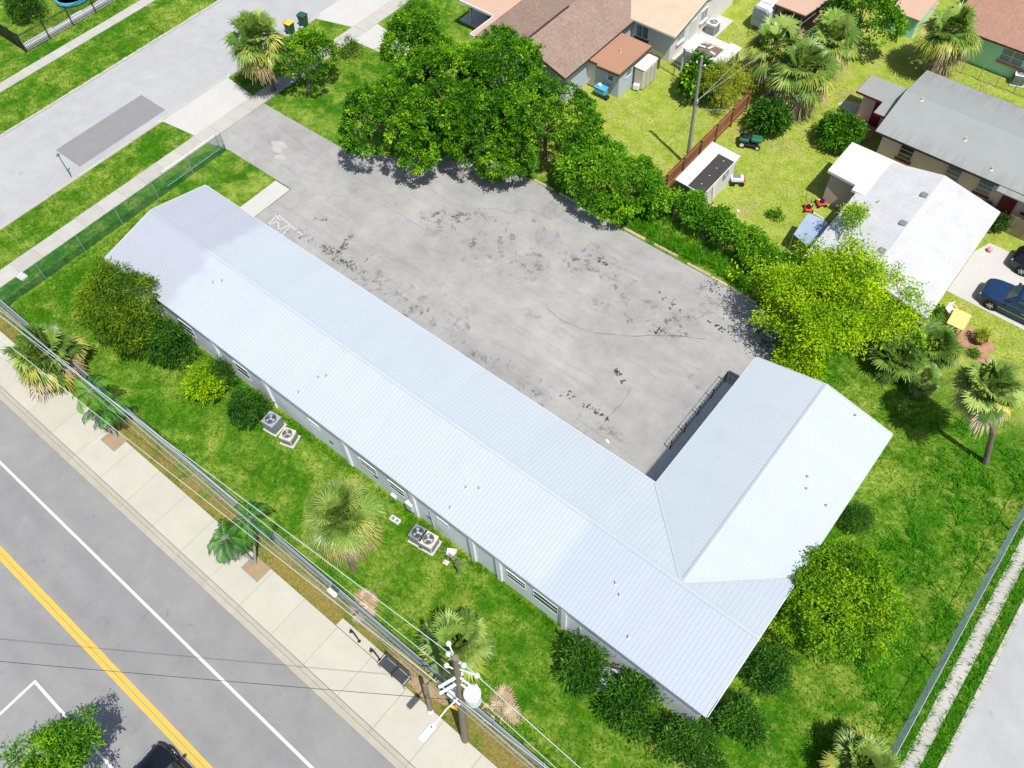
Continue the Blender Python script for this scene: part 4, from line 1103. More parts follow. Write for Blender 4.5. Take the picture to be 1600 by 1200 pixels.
# ------------------------------------------------------------------ fences
def chain_link(name, label, pts, h, mat, pmat, sp=.085, wd=.012, post=3.0, toprail=True, z0=.03, group=None):
    t = thing(name, label, 'fence', (pts[0][0], pts[0][1], 0), 0, group)
    for a, b in zip(pts, pts[1:]):
        a, b = Vector((a[0], a[1], 0)), Vector((b[0], b[1], 0)); L_ = (b-a).length; d = (b-a)/L_
        n_ = Vector((-d.y, d.x, 0)); up = Vector((0, 0, 1))
        V = []; F = []; k = 0
        H_ = h - z0
        for sg in (1, -1):
            s = -H_ if sg == 1 else 0.0
            s_end = L_ if sg == 1 else L_ + H_
            while s < s_end:
                # 45 degree wire from (s, 0) rising with sg, clipped to the panel
                t0, t1 = 0.0, H_
                if sg == 1:
                    t0 = max(0, -s); t1 = min(H_, L_-s)
                else:
                    t0 = max(0, s-L_); t1 = min(H_, s)
                if t1 - t0 > .02:
                    p = a + d*(s+sg*t0) + up*(z0+t0); q = a + d*(s+sg*t1) + up*(z0+t1)
                    w_ = d*wd*.5 + n_*wd*.35*sg
                    V += [p-w_, p+w_, q+w_, q-w_]; F.append((k, k+1, k+2, k+3)); k += 4
                s += sp
        tag(MB().add(V, F).build('mesh', MAT[mat], t), kind='stuff')
        m = max(1, round(L_/post))
        for i in range(m+1):
            p = a + d*(L_*i/m)
            MB().tube([(p.x, p.y, -.05), (p.x, p.y, h+.06)], .032, 7).build('post', MAT[pmat], t)
        if toprail: MB().tube([a+up*h, b+up*h], .021, 6).build('top_rail', MAT[pmat], t)
    return t
chain_link('chain_link_fence', 'galvanised chain link fence along the wide main road pavement', [(-50.0, -6.03), (7.5, -6.03)], 1.75, 'mesh', 'galv', .075, .014, 3.05)
chain_link('chain_link_fence', 'green chain link fence beside the side street pavement', [(-50.05, -6.0), (-50.05, 13.2)], 1.6, 'gmesh', 'galv', .085, .046, 3.1, False)
chain_link('chain_link_fence', 'galvanised chain link fence along the right hand street', [(7.5, -6.0), (7.5, 31.6)], 1.75, 'mesh', 'galv', .075, .006, 3.05)
chain_link('chain_link_fence', 'low chain link fence half hidden in the vine hedge', [(-22.5, 27.35), (-10.0, 27.35)], 1.5, 'mesh', 'galv', .12, .010, 2.9)
chain_link('chain_link_fence', 'thin chain link fence in front of the mint green house', [(-13.0, 54.05), (2, 54.05)], 1.2, 'gmesh', 'greywood', .16, .008, 1.37, False)
chain_link('chain_link_fence', 'short chain link fence beside the pale grey house', [(-31.6, 41.2), (-28.0, 40.6), (-25.8, 40.2)], 1.1, 'mesh', 'galv', .14, .010, 1.8)
gt = thing('folded_gate', 'white framed chain link gate folded back against the green fence', 'gate', (-50.3, 7.9, 0))
for z in (.25, 1.55):
    MB().tube([(-50.32, 7.9, z), (-50.32, 12.9, z)], .03, 6).build('rail', MAT['plastw'], gt)
for y in (7.9, 10.4, 12.9): MB().tube([(-50.32, y, .1), (-50.32, y, 1.6)], .03, 6).build('stile', MAT['galv'], gt)

# black picket fence at the far left corner
pf = thing('picket_fence', 'black metal picket fence with low white wall at the far corner yard', 'fence', (-73.2, 10.9, 0))
FP = [(-84, 10.95), (-73.2, 10.9), (-73.0, 40)]
for a, b in zip(FP, FP[1:]):
    a, b = Vector((*a, 0)), Vector((*b, 0)); L_ = (b-a).length; d = (b-a)/L_
    for z in (.25, 1.55): MB().tube([a+Vector((0,0,z)), b+Vector((0,0,z))], .028, 5).build('rail', MAT['black'], pf)
    n = int(L_/.13)
    for i in range(n+1):
        p = a + d*(L_*i/n)
        big = i % 18 == 0
        r_ = .045 if big else .014
        if big: MB().box(p.x-r_, p.x+r_, p.y-r_, p.y+r_, 0, 1.85).build('post', MAT['black'], pf)
        elif p.y < 23 and p.x > -80: MB().box(p.x-r_, p.x+r_, p.y-r_, p.y+r_, .08, 1.72).build('picket', MAT['black'], pf)
rr = random.Random(3); y = 11.1
while y < 26:
    l = rr.uniform(1.1, 2.4); MB().box(-73.75-rr.uniform(0, .25), -73.3, y, y+l-.02, -.05, .42).build('low_wall', MAT['whitep'], pf); y += l

# ------------------------------------------------------------------ trees
TG = 'broadleaf trees along the parking lot'
tree('broadleaf_tree', 'rounded glossy green tree next to the tall street palm', 'tree', (-50.0, 21.8), (-50.1, 22.0, 2.7), (2.5, 2.5, 2.2), 'mango', 21, .13, clumps=600, per=26, ll=.21, lw=.10, cr=.24, amp=.3, balls=9, br=.46, shrink=.95, group=TG)
BIG = [('tallest broadleaf tree of the clump, its top nearest the shingle roof porch', (-41.6, 26.6), (-41.8, 26.6, 4.5), (2.3, 2.3, 2.7), 22, 330),
       ('broadleaf tree spreading furthest over the parking lot entrance', (-38.6, 20.6), (-38.4, 20.0, 3.4), (3.8, 3.2, 2.9), 23, 420),
       ('large dark broadleaf tree in the middle of the clump over the lot', (-36.9, 24.4), (-36.9, 24.0, 4.6), (4.0, 3.5, 3.2), 24, 500),
       ('broadleaf tree at the back of the clump below the brown roof', (-34.6, 28.6), (-35.2, 28.6, 4.3), (3.3, 2.9, 2.8), 25, 420),
       ('low branched broadleaf tree overhanging the lot edge shadow', (-33.2, 23.9), (-32.6, 23.8, 2.9), (3.7, 3.0, 2.9), 26, 300),
       ('broadleaf tree at the right of the clump beside the pale yard', (-30.2, 27.0), (-30.0, 26.8, 3.7), (3.8, 3.0, 3.2), 27, 460)]
for lb, base, cc, rad, sd_, nc in BIG:
    tree('broadleaf_tree', lb, 'tree', base, cc, rad, 'mango', sd_, .17, TG, clumps=int(nc*2.4), per=30, ll=.21, lw=.10, cr=.24, spread=.5, amp=.36, balls=11, br=.44, shrink=1.0, low=-.5)
tree('broadleaf_tree', 'low bushy broadleaf tree with light green rosettes at the lot edge', 'tree', (-24.4, 26.7), (-24.5, 26.4, 2.0), (4.0, 2.9, 2.3), 'vine', 28, .12, TG, clumps=1050, per=24, ll=.21, lw=.10, cr=.26, amp=.3, balls=13, br=.40, shrink=1.0)
tree('lime_tree', 'feathery lime green tree leaning over the white roofed house', 'tree', (-6.9, 24.6), (-6.7, 24.6, 3.3), (4.5, 4.0, 2.6), 'lime', 30, .15, None, clumps=1500, per=34, ll=.20, lw=.085, cr=.55, spread=.8, amp=.42, lobes=20, fill=.2, shrink=.93)
tree('lime_tree', 'small lime green sapling shoot rising above the white shingles', 'tree', (-8.9, 27.0), (-8.83, 30.93, 4.00), (.75, .75, .9), 'lime', 31, .05, None, clumps=40, per=26, ll=.2, lw=.08, cr=.4, spread=.8, amp=.4, nb=5)
tree('round_tree', 'dense round yellow-green tree against the right eave of the building', 'tree', (2.3, 8.5), (2.2, 8.6, 2.4), (2.95, 2.9, 2.5), 'ball', 32, .12, None, clumps=900, per=34, ll=.15, lw=.075, cr=.30, spread=.7, amp=.22, lobes=0, fill=.2, shrink=.93)
tree('olive_tree', 'bushy olive green tree covering the left front corner of the roof', 'tree', (-40.6, -2.0), (-40.6, -2.0, 3.2), (2.4, 2.3, 3.0), 'olive', 33, .11, None, clumps=680, per=32, ll=.24, lw=.055, cr=.36, spread=.7, amp=.4, balls=10, br=.45, shrink=.95)
shrub('shrub', 'dark shrub between the olive green tree and the front wall', (-37.7, -1.4), (1.7, 1.35, 1.7), 'dark', 34, clumps=230, per=28, ll=.22, lw=.06, cr=.3, amp=.3)
shrub('shrub', 'bright lime shrub in front of the wall', (-33.9, -1.9), (1.2, 1.15, 1.1), 'lime', 35, clumps=170, per=26, ll=.16, lw=.07, cr=.25, amp=.28)
shrub('shrub', 'dark rounded shrub next to the bright lime shrub', (-30.4, -1.5), (1.25, 1.15, 1.25), 'dark', 36, clumps=190, per=28, ll=.17, lw=.06, cr=.24, amp=.22)
shrub('shrub', 'thin upright green shoots behind the bright lime shrub', (-33.4, -.75), (.7, .45, 1.5), 'dark', 37, clumps=60, per=18, ll=.2, lw=.05, cr=.3, amp=.4)
shrub('shrub', 'spiky dark shrub left of the half hidden air conditioner', (-5.9, -1.15), (1.1, .95, 1.3), 'dark', 38, clumps=150, per=26, ll=.26, lw=.06, cr=.46, spread=.55, amp=.5, balls=6, br=.5, shrink=1.0)
shrub('shrub', 'large dark shrub right of the half hidden air conditioner', (-2.95, -1.1), (1.4, 1.1, 1.3), 'dark', 39, clumps=200, per=26, ll=.24, lw=.065, cr=.46, spread=.55, amp=.5, balls=7, br=.48, shrink=1.0)
shrub('shrub', 'very dark rounded shrub at the bottom corner of the building', (.25, -1.2), (1.5, 1.25, 1.2), 'dark', 40, clumps=260, per=28, ll=.16, lw=.07, cr=.32, amp=.45, balls=7, br=.48, shrink=1.0)
shrub('shrub', 'dark shrub just right of the bottom roof corner', (1.35, 1.3), (1.05, 1.05, 1.1), 'dark', 41, clumps=170, per=26, ll=.16, lw=.07, cr=.32, amp=.45, balls=5, br=.5, shrink=1.0)
shrub('shrub', 'dark shrub in the shade below the round yellow-green tree', (1.2, 4.3), (1.05, 1.3, 1.2), 'dark', 42, clumps=200, per=26, ll=.16, lw=.06, cr=.28, amp=.3)
shrub('shrub', 'small dense conifer shrub against the right wall of the short wing', (.85, 14.2), (.82, .85, 1.1), 'dark', 43, clumps=230, per=24, ll=.11, lw=.03, cr=.22, amp=.12)
shrub('shrub', 'mid green bush between the grey roofed and white roofed houses', (-14.2, 41.0), (1.9, 1.6, 1.35), 'mango', 44, clumps=260, per=26, ll=.2, lw=.1, cr=.32, amp=.26)
shrub('shrub', 'leafy bush beside the broken carport and wooden utility pole', (-25.2, 39.3), (1.35, 1.2, 1.9), 'mango', 45, clumps=150, per=24, ll=.3, lw=.16, cr=.34, amp=.35)
tree('dark_tree', 'dark leafy tree at the top edge beside the green lean-to', 'tree', (-18.2, 51.6), (-18.4, 51.3, 3.2), (2.9, 2.6, 2.7), 'mango', 46, .13, None, clumps=420, per=24, ll=.26, lw=.12, cr=.32, amp=.35, balls=9, br=.44, shrink=.95)
tree('golden_tree', 'golden green feathery tree left of the palm cluster', 'tree', (-23.0, 39.6), (-23.1, 39.9, 2.3), (2.0, 2.0, 2.0), 'fern', 47, .1, None, clumps=260, per=28, ll=.22, lw=.05, cr=.4, spread=.8, amp=.35, lobes=6)
shrub('shrub', 'dark shrub under the palm cluster behind the ride-on mower', (-19.0, 39.2), (1.5, 1.2, 1.4), 'dark', 48, clumps=170, per=24, ll=.26, lw=.13, cr=.34, amp=.3)
shrub('shrub', 'dark shrub behind the black picket fence', (-77.5, 14.0), (1.6, 1.8, 1.4), 'dark', 49, clumps=200, per=24, ll=.22, lw=.08, cr=.3, amp=.3)
shrub('shrub', 'low twiggy bush by the front path of the porch house', ((-50.75, 27.18)[0], (-50.75, 27.18)[1]), (1.0, .9, .7), 'olive', 50, clumps=60, per=18, ll=.18, lw=.06, cr=.3, amp=.4)
shrub('shrub', 'pale feathery grass clump on the lawn before the porch', ((-49.34, 34.43)[0], (-49.34, 34.43)[1]), (1.7, 1.2, .75), 'vine', 51, clumps=140, per=24, ll=.3, lw=.04, cr=.4, amp=.3)
shrub('shrub', 'small weed clump in the yard beside the red mowers', ((-13.91, 31.86)[0], (-13.91, 31.86)[1]), (.5, .4, .35), 'mango', 52, clumps=24, per=14, ll=.22, lw=.07, cr=.2, amp=.3)
shrub('shrub', 'small green plant at the corner of the white shingle house', (-1.75, 30.0), (.45, .5, .5), 'mango', 58, clumps=36, per=18, ll=.16, lw=.07, cr=.2, amp=.3)
shrub('shrub', 'dark green bush at the end of the grey board fence', (-1.7, 39.5), (.6, .5, .8), 'dark', 59, clumps=50, per=18, ll=.18, lw=.07, cr=.2, amp=.3)
shrub('shrub', 'weedy shrub pile at the lot corner beside the short wing gable', (-6.3, 20.7), (1.6, 1.3, 1.5), 'lime', 60, clumps=230, per=26, ll=.2, lw=.08, cr=.35, amp=.35)
# vine hedge between the lot and the back yards
for i, (x, y_, rx, ry, rz_) in enumerate(((-20.9, 27.2, 1.5, .95, 1.4), (-18.8, 27.6, 1.7, 1.0, 1.5), (-16.6, 27.4, 1.6, 1.0, 1.35), (-14.4, 27.2, 1.7, 1.0, 1.45), (-12.2, 27.0, 1.6, 1.1, 1.3), (-10.4, 26.3, 1.5, 1.3, 1.5))):
    lb = ['first vine covered hedge clump next to the wooden board fence', 'second vine covered hedge clump below the white roofed shed', 'third vine covered hedge clump along the wheel stops', 'fourth vine covered hedge clump along the wheel stops', 'fifth vine covered hedge clump near the lime green tree', 'last vine covered hedge clump under the lime green tree'][i]
    shrub('hedge_clump', lb, (x, y_), (rx, ry, rz_), 'vine', 70+i, 'vine covered hedge behind the parking lot', clumps=230, per=24, ll=.19, lw=.10, cr=.30, amp=.6, balls=5, br=.5, shrink=1.0)
blades('hedge_grass', 'long grass between the wheel stops and the hedge', [(-24, -10, 25.0, 26.9)], 'weed', 90, 14, .5, .035, .9, 7, [])
blades('lot_edge_grass', 'green grass behind the wheel stops', [(-23, -11.8, 24.95, 26.2)], 'grass', 91, 90, .15, .03, .9, 4, [])

# ------------------------------------------------------------------ palms
PG = 'fan palms'
fan_palm('fan_palm', 'tall shaggy fan palm at the side street kerb', (-52.50, 20.17, 0.00), (-52.43, 20.17, 4.60), 2.5, 101, 40, 14, 14, .19, PG)
fan_palm('fan_palm', 'fan palm at the left end of the front fence by the pavement', (-42.45, -7.02, 0.00), (-42.57, -6.91, 2.20), 2.35, 102, 36, 12, 8, .17, PG)
fan_palm('fan_palm', 'round silvery fan palm alone on the front lawn', (-18.78, -4.55, 0.00), (-19.55, -3.63, 4.20), 2.25, 103, 44, 14, 16, .17, PG, wid=.055)
fan_palm('fan_palm', 'low spreading fan palm behind the utility pole', (-11.45, -4.40, 0.00), (-11.48, -4.20, 0.90), 1.95, 104, 34, 8, 6, .13, PG, 1.2, -.1)
fan_palm('fan_palm', 'fan palm casting a dark shadow left of the mint green house', (-11.76, 51.66, 0.00), (-11.88, 52.56, 3.90), 2.35, 105, 28, 26, 16, .2, PG)
fan_palm('fan_palm', 'leaning fan palm with a bare curved trunk on the right lawn', (4.87, 22.29, 0.00), (2.65, 22.00, 5.90), 1.85, 106, 36, 10, 8, .16, PG)
fan_palm('fan_palm', 'low dark fan palm nearest the lime green tree', (-1.44, 24.67, 0.00), (-2.07, 24.91, 1.20), 1.9, 107, 24, 0, 2, .12, PG, 1.2, -.1, thi=.5)
fan_palm('fan_palm', 'low green fan palm right of the lime tree below the yellow table', (-0.55, 27.16, 0.00), (-0.80, 27.05, 1.10), 2.0, 108, 28, 2, 3, .12, PG, 1.25, -.05, thi=.6)
fan_palm('fan_palm', 'small fan palm tuft with fronds drooping over the right lawn', (-0.26, 25.01, 0.00), (-0.35, 24.81, 0.70), 1.2, 109, 14, 2, 2, .1, PG, 1.1, -.1)
fan_palm('fan_palm', 'back left fan palm of the cluster beside the white trailer', (-20.78, 43.06, 0.00), (-21.42, 43.43, 3.80), 2.4, 110, 30, 22, 14, .18, PG)
fan_palm('fan_palm', 'front fan palm of the cluster with long yellow fronds', (-18.06, 41.64, 0.00), (-18.44, 42.44, 3.70), 2.5, 111, 28, 28, 16, .18, PG)
fan_palm('fan_palm', 'right fan palm of the cluster nearest the dark leafy tree', (-18.16, 46.53, 0.00), (-18.60, 47.03, 3.70), 2.2, 112, 28, 22, 12, .18, PG)
fan_palm('fan_palm', 'small fan palm behind the cluster at the shelter edge', (-20.03, 52.21, 0.00), (-20.36, 52.18, 2.40), 1.5, 113, 22, 8, 4, .14, PG)
fan_palm('fan_palm', 'fan palm at the bottom edge beside the right hand fence', (6.82, 2.80, 0.00), (6.50, 2.86, 1.60), 1.8, 114, 34, 16, 6, .15, PG, 1.3, -.2)
FG = 'feather palms in the pavement planters'
feather_palm('feather_palm', 'dark feather palm in the left planter of the wide pavement', [((-35.63, -7.56, 0.00), (-37.32, -6.80, 2.80)), ((-35.86, -7.57, 0.00), (-36.29, -6.92, 2.00))], 121, 10, 1.5, FG)
feather_palm('feather_palm', 'pair of dark feather palms leaning over the right planter', [((-22.99, -7.69, 0.00), (-24.29, -7.91, 2.30)), ((-23.15, -7.73, 0.00), (-23.71, -6.47, 3.00))], 122, 10, 1.6, FG)
for nm, (px, py), lb in (('tree_pit', (-35.72, -7.63), 'brown tree pit of the left feather palm'), ('tree_pit', (-22.93, -7.74), 'brown tree pit of the right pair of feather palms')):
    t = thing(nm, lb, 'tree pit', (px, py, 0), 0, 'tree pits in the wide pavement')
    MB().box(px-.6, px+.6, py-.5, py+.45, .0, .133).build('soil', MAT['dirt'], t)
    for a in ((px-.66, px-.601, py-.55, py+.45), (px+.601, px+.66, py-.55, py+.45), (px-.6, px+.6, py-.55, py-.501)):
        MB().box(*a, .0, .15).build('edging', MAT['polegrey'], t)
# street tree whose branches reach in at the bottom left corner
t = tree('street_tree', 'dark green street tree reaching in over the parking bay at the bottom left', 'tree', (-22.99, -21.18, 0.00), (-21.75, -19.47, 3.60), (1.8, 1.8, 1.2), 'mango', 130, .13, None, clumps=300, per=34, ll=.2, lw=.07, cr=.36, spread=.7, amp=.55, lobes=8)

# ------------------------------------------------------------------ poles and wires
up_ = thing('utility_pole', 'leaning wooden utility pole with transformer between pavement and fence', 'utility pole', (-8.40, -7.33, 0.00))
pb, ptop = Vector((-8.40, -7.33, 0.00)), Vector((-8.25, -6.59, 12.00))
at_p = lambda z: pb.lerp(ptop, z/12.0)
MB().tube([pb-Vector((0,0,.1)), at_p(4), at_p(8), ptop], [.19, .17, .15, .12], 10).build('pole', MAT['wood'], up_)
for z, w_ in ((9.9, 1.9), (9.1, 2.0)):
    c = at_p(z)
    MB().tube([c + Vector((-.35, -.75, -.25)), c + Vector((.1, .2, .05))], .07, 6).build('bracket', MAT['lampw'], up_)
    MB().tube([c + Vector((0, 0, .0)), c + Vector((.75, .05, -.1))], .045, 6).build('bracket', MAT['lampw'], up_)
for k, (dx, dy, z) in enumerate(((-.62, .30, 11.6), (-.50, .12, 11.1), (-.42, -.12, 10.5), (.35, .05, 11.6), (.8, .25, 10.8))):
    c = at_p(z); e = c + Vector((dx, dy, .12))
    MB().tube([c, e], .03, 5).build('insulator_arm', MAT['lampw'], up_)
    MB().lathe((e.x, e.y, e.z-.08), [(.05, 0), (.10, .05), (.06, .09), (.10, .14), (.05, .2)], 9).build('insulator', MAT['ceramic'], up_)
c = at_p(8.2) + Vector((.62, .12, 0))
MB().lathe((c.x, c.y, c.z-.6), [(.28, 0), (.33, .05), (.33, 1.0), (.36, 1.02), (.36, 1.08), (.30, 1.15), (.06, 1.2)], 16).build('transformer', MAT['lampw'], up_)
for dx, dy in ((.3, -.12), (-.05, .3)):
    MB().lathe((c.x+dx, c.y+dy, c.z+.45), [(.05, 0), (.08, .06), (.04, .1), (.08, .16), (.03, .22)], 8).build('bushing', MAT['ceramic'], up_)
c = at_p(6.7)
for dy in (-.16, .0, .16):
    MB().box(c.x-.9+.3, c.x+.12, c.y+dy-.05, c.y+dy+.04, c.z-.05, c.z+.05).build('spacer', MAT['lampw'], up_)
c = at_p(7.2); e = Vector((-8.36, -8.50, 7.40))
MB().tube([c, c.lerp(e, .5)+Vector((0,0,.25)), e], .035, 6).build('lamp_arm', MAT['cream'], up_)
d = (e-c).normalized(); a = math.atan2(d.y, d.x)
lp = MB().cbox((0, 0, 0), (.78, .34, .14), 0, .06)
lo = lp.build('lamp_head', MAT['lampw'], up_, local=True); lo.location = (e + d*.30) - up_.location; lo.rotation_euler = (0, 0, a)
MB().lathe((e.x+d.x*.05, e.y+d.y*.05, e.z+.06), [(.045, 0), (.04, .06), (.02, .07)], 8).build('photocell', MAT['dgrey'], up_)
c = at_p(5.6); MB().tube([c+Vector((-.2,-.1,-.5)), c+Vector((-.28,-.25,.2)), c+Vector((-.1,-.1,.3))], .07, 6).build('guard', MAT['yelbin'], up_)
gp = thing('guy_stub', 'short wooden stub pole beside the soil bed left of the utility pole', 'post', (-10.57, -7.41, 0.00))
MB().tube([(-10.51, -7.43, 0.00), Vector((-10.99, -6.92, 2.60))], [.13, .11], 9).build('pole', MAT['wood'], gp)
MB().tube([Vector((-10.51, -7.43, 0.00))+Vector((0,0,.3)), Vector((-10.51, -7.43, 0.00))+Vector((.02,0,.42))], .14, 9).build('band', MAT['galv'], gp)

def wire(label, pts, r, mat, group='overhead wires'):
    """span wires sagging between their supports"""
    P_ = []
    for a, b in zip(pts, pts[1:]):
        a, b = Vector(a), Vector(b); L_ = (b-a).length
        for i in range(14):
            t_ = i/14; p = a.lerp(b, t_); p.z -= 4*t_*(1-t_)*L_*.006; P_.append(p)
    P_.append(Vector(pts[-1]))
    o = MB().tube(P_, r, 5).build('overhead_wire', MAT[mat])
    return tag(o, label, 'wire', group)
tp = at_p(11.7)
wire('topmost bright wire, the one furthest over the front lawn', [(-56.70, -8.68, 10.40), tuple(tp + Vector((.35, .05, .2))), (4.14, -6.78, 11.00)], .015, 'wire')
wire('bright wire running over the wide pavement left of the utility pole', [(-57.74, -9.21, 9.00), tuple(at_p(9.0)+Vector((-.2,-.5,0))), (4.48, -6.78, 9.40)], .014, 'wire')
wire('bright wire just above the fence line on the lawn side', [(-61.24, -7.79, 8.60), tuple(at_p(8.9)+Vector((.0,.1,0))), (4.74, -7.07, 9.00)], .013, 'wire')
wire('thick grey cable bundle hanging over the front fence', [(-64.89, -7.03, 7.20), tuple(at_p(6.8)+Vector((-.15,-.12,0))), (5.15, -7.18, 7.40)], .032, 'cable')
wire('thin grey cable beside the thick cable bundle', [(-65.20, -7.32, 6.60), tuple(at_p(6.3)+Vector((-.15,-.2,0))), (5.29, -7.19, 6.80)], .014, 'cable')
wire('thin black wire crossing the main road to the utility pole', [(-29.40, -21.35, 7.50), tuple(at_p(6.6))], .012, 'blackwire')
sp_ = thing('splice_box', 'small white splice box hanging on the cables above the fence', 'box', (-15.85, -7.01, 6.60))
MB().cbox((-15.87, -7.02, 6.75), (.5, .2, .22), .0, .03).build('box', MAT['lampw'], sp_)
MB().tube([Vector((-15.87, -7.02, 6.75))+Vector((-.2,0,.05)), Vector((-15.87, -7.02, 6.75))+Vector((-.2,.25,.35))], .015, 5).build('hanger', MAT['galv'], sp_)

p2 = thing('utility_pole', 'slender greyed utility pole in the back yard behind the low bushy tree', 'utility pole', (-21.61, 32.61, 0.00))
b2, t2 = Vector((-21.61, 32.61, 0.00)), Vector((-21.87, 32.60, 9.00))
MB().tube([b2-Vector((0,0,.1)), b2.lerp(t2, .5), t2], [.14, .12, .10], 9).build('pole', MAT['polegrey'], p2)
c = b2.lerp(t2, .93)
MB().tube([c+Vector((-.35,0,0)), c+Vector((.35,0,0))], .04, 6).build('crossarm', MAT['polegrey'], p2)
for k in (-.3, .3): MB().lathe((c.x+k, c.y, c.z+.03), [(.04, 0), (.07, .06), (.04, .12)], 8).build('insulator', MAT['ceramic'], p2)
MB().cbox(b2.lerp(t2, .62)+Vector((.12, -.02, 0)), (.14, .16, .3), 0, .02).build('junction', MAT['galv'], p2)
for lb, a, b in (('service wire from the back yard pole to the white trailer', b2.lerp(t2, .62), (-21.45, 50.04, 3.00)), ('service wire from the back yard pole towards the palm cluster', b2.lerp(t2, .60), (-23.29, 44.45, 3.00)),
                 ('service wire from the back yard pole down to the board fence', b2.lerp(t2, .55), (-21.27, 37.50, 1.90)), ('guy wire slanting down left of the back yard pole', b2.lerp(t2, .9), (-22.81, 32.66, 0.10))):
    wire(lb, [tuple(a), tuple(b)], .009, 'wire', 'service wires at the back yard pole')

# ------------------------------------------------------------------ street furniture
bn = thing('metal_bench', 'black metal bench on the wide pavement beside the fence', 'bench', (-13.15, -7.1, .122))
bx, by = -13.15, -7.08
for k in range(7):
    MB().box(bx-.78, bx+.78, by-.30+k*.068, by-.30+k*.068+.048, .54, .565).build('seat_slat', MAT['dgrey'], bn)
for k in range(6):
    z = .62+k*.075; MB().box(bx-.78, bx+.78, by+.20+k*.016, by+.222+k*.016, z, z+.05).build('back_slat', MAT['dgrey'], bn)
for x in (bx-.84, bx, bx+.84):
    MB().tube([(x, by-.32, .125), (x, by-.32, .55), (x, by+.18, .55), (x, by+.30, 1.06)], .024, 6).build('side_frame', MAT['black'], bn)
    MB().tube([(x, by+.20, .125), (x, by+.20, .55)], .024, 6).build('leg', MAT['black'], bn)
    if x != bx: MB().tube([(x, by-.34, .55), (x, by-.36, .80), (x, by+.24, .80)], .024, 6).build('armrest', MAT['galv'], bn)
    else: MB().tube([(x, by-.30, .57), (x, by-.28, .74), (x, by+.2, .74)], .02, 6).build('armrest', MAT['black'], bn)
for lb, (p, q) in (('black bike rack furthest from the metal bench', ((-16.44, -7.04), (-15.75, -7.12))), ('black bike rack nearest the metal bench', ((-14.94, -7.10), (-14.27, -7.14)))):
    r_ = thing('bike_rack', lb, 'bike rack', (p[0], p[1], .122), 0, 'bike racks on the wide pavement')
    a, b = Vector((*p, 0)), Vector((*q, 0)); pts = []
    for i in range(13):
        t_ = i/12; z = .135 + .72*abs(math.sin(t_*PI*1.0))**.5
        pts.append(a.lerp(b, t_) + Vector((0, 0, z)))
    MB().tube(pts, .034, 7).build('hoop', MAT['black'], r_)
    for p_ in (a, b): MB().lathe((p_.x, p_.y, .12), [(.09, 0), (.09, .012), (.05, .02)], 10).build('base_plate', MAT['black'], r_)
sg = thing('street_sign', 'thin street sign post on the verge beside the dark repair patch', 'sign', (-57.16, 4.21, 0.00))
a = Vector((-57.16, 4.21, 0.00)); e = Vector((-57.41, 4.34, 2.35))
MB().tube([a-Vector((0,0,.05)), Vector((a.x, a.y, 2.3))], .03, 6).build('post', MAT['dgreen'], sg)
MB().cbox((a.x, a.y-.012, 2.15), (.02, .30, .22), 0, .006).build('sign_panel', MAT['galv'], sg)
def bin_(loc, label, lid, body, rz):
    t = thing('wheelie_bin', label, 'trash bin', loc, rz, 'wheelie bins at the side street kerb')
    rg = lambda h, z, s: [(-h*s, -h, z), (h*s, -h, z), (h*s, h, z), (-h*s, h, z)]
    MB().loft([rg(.24, .06, 1), rg(.31, .95, 1.05), rg(.33, .96, 1.05), rg(.33, 1.0, 1.05)]).build('body', MAT[body], t, local=True)
    MB().loft([rg(.34, 1.002, 1.06), rg(.34, 1.05, 1.06), rg(.28, 1.10, 1.0)]).build('lid', MAT[lid], t, local=True)
    MB().tube([(-.34, -.22, 1.0), (-.42, -.22, 1.02), (-.42, .22, 1.02), (-.34, .22, 1.0)], .018, 5).build('handle', MAT[body], t, local=True)
    for y in (-.26, .26): MB().tube([(-.24, y-.03, .11), (-.24, y+.03, .11)], .11, 12).build('wheel', MAT['rubber'], t, local=True)
    return t
bin_((-56.79, 27.64, 0.00), 'dark green wheelie bin with a green lid at the kerb', 'dgreen', 'dgreen', .2)
bin_((-56.92, 26.20, 0.00), 'dark wheelie bin with a yellow lid at the kerb', 'yelbin', 'dgreen', .1)

def wheel_stop(x, y, L_, label, rz=0.0):
    t = thing('wheel_stop', label, 'wheel stop', (x, y, .008), rz, 'weathered wheel stops along the lot edge')
    pr = [(-.09, 0), (.09, 0), (.09, .05), (.05, .13), (-.05, .13), (-.09, .05)]
    MB().loft([[(xx, p[0], p[1]) for p in pr] for xx in (-L_/2, -L_/2+.05, 0, L_/2-.05, L_/2)]).build('block', MAT['stop'], t, local=True)
    for k in (-.3, .3): MB().lathe((L_*k, 0, .125), [(.03, 0), (.025, .012), (.01, .014)], 8).build('pin', MAT['dgrey'], t, local=True)
for x, y, L_, rz, lb in ((-31.1, 24.72, 1.8, 0, 'wheel stop in tree shade furthest from the short wing'), (-28.6, 24.70, 1.7, .03, 'second wheel stop from the left under the trees'), (-26.3, 24.72, 1.8, 0, 'wheel stop in the shade below the low bushy tree'),
                         (-22.7, 24.66, 1.6, .02, 'wheel stop at the edge of the low bushy tree shadow'), (-20.75, 24.70, 1.8, -.01, 'first fully sunlit wheel stop beside the hedge grass'), (-18.2, 24.74, 1.85, .01, 'second fully sunlit wheel stop beside the hedge grass'),
                         (-15.55, 24.62, 1.75, .0, 'left wheel stop of the three set end to end'), (-13.75, 24.56, 1.75, -.02, 'middle wheel stop of the three set end to end'), (-11.95, 24.48, 1.75, -.03, 'last wheel stop of the row by the lot corner')):
    wheel_stop(x, y, L_, lb, rz)

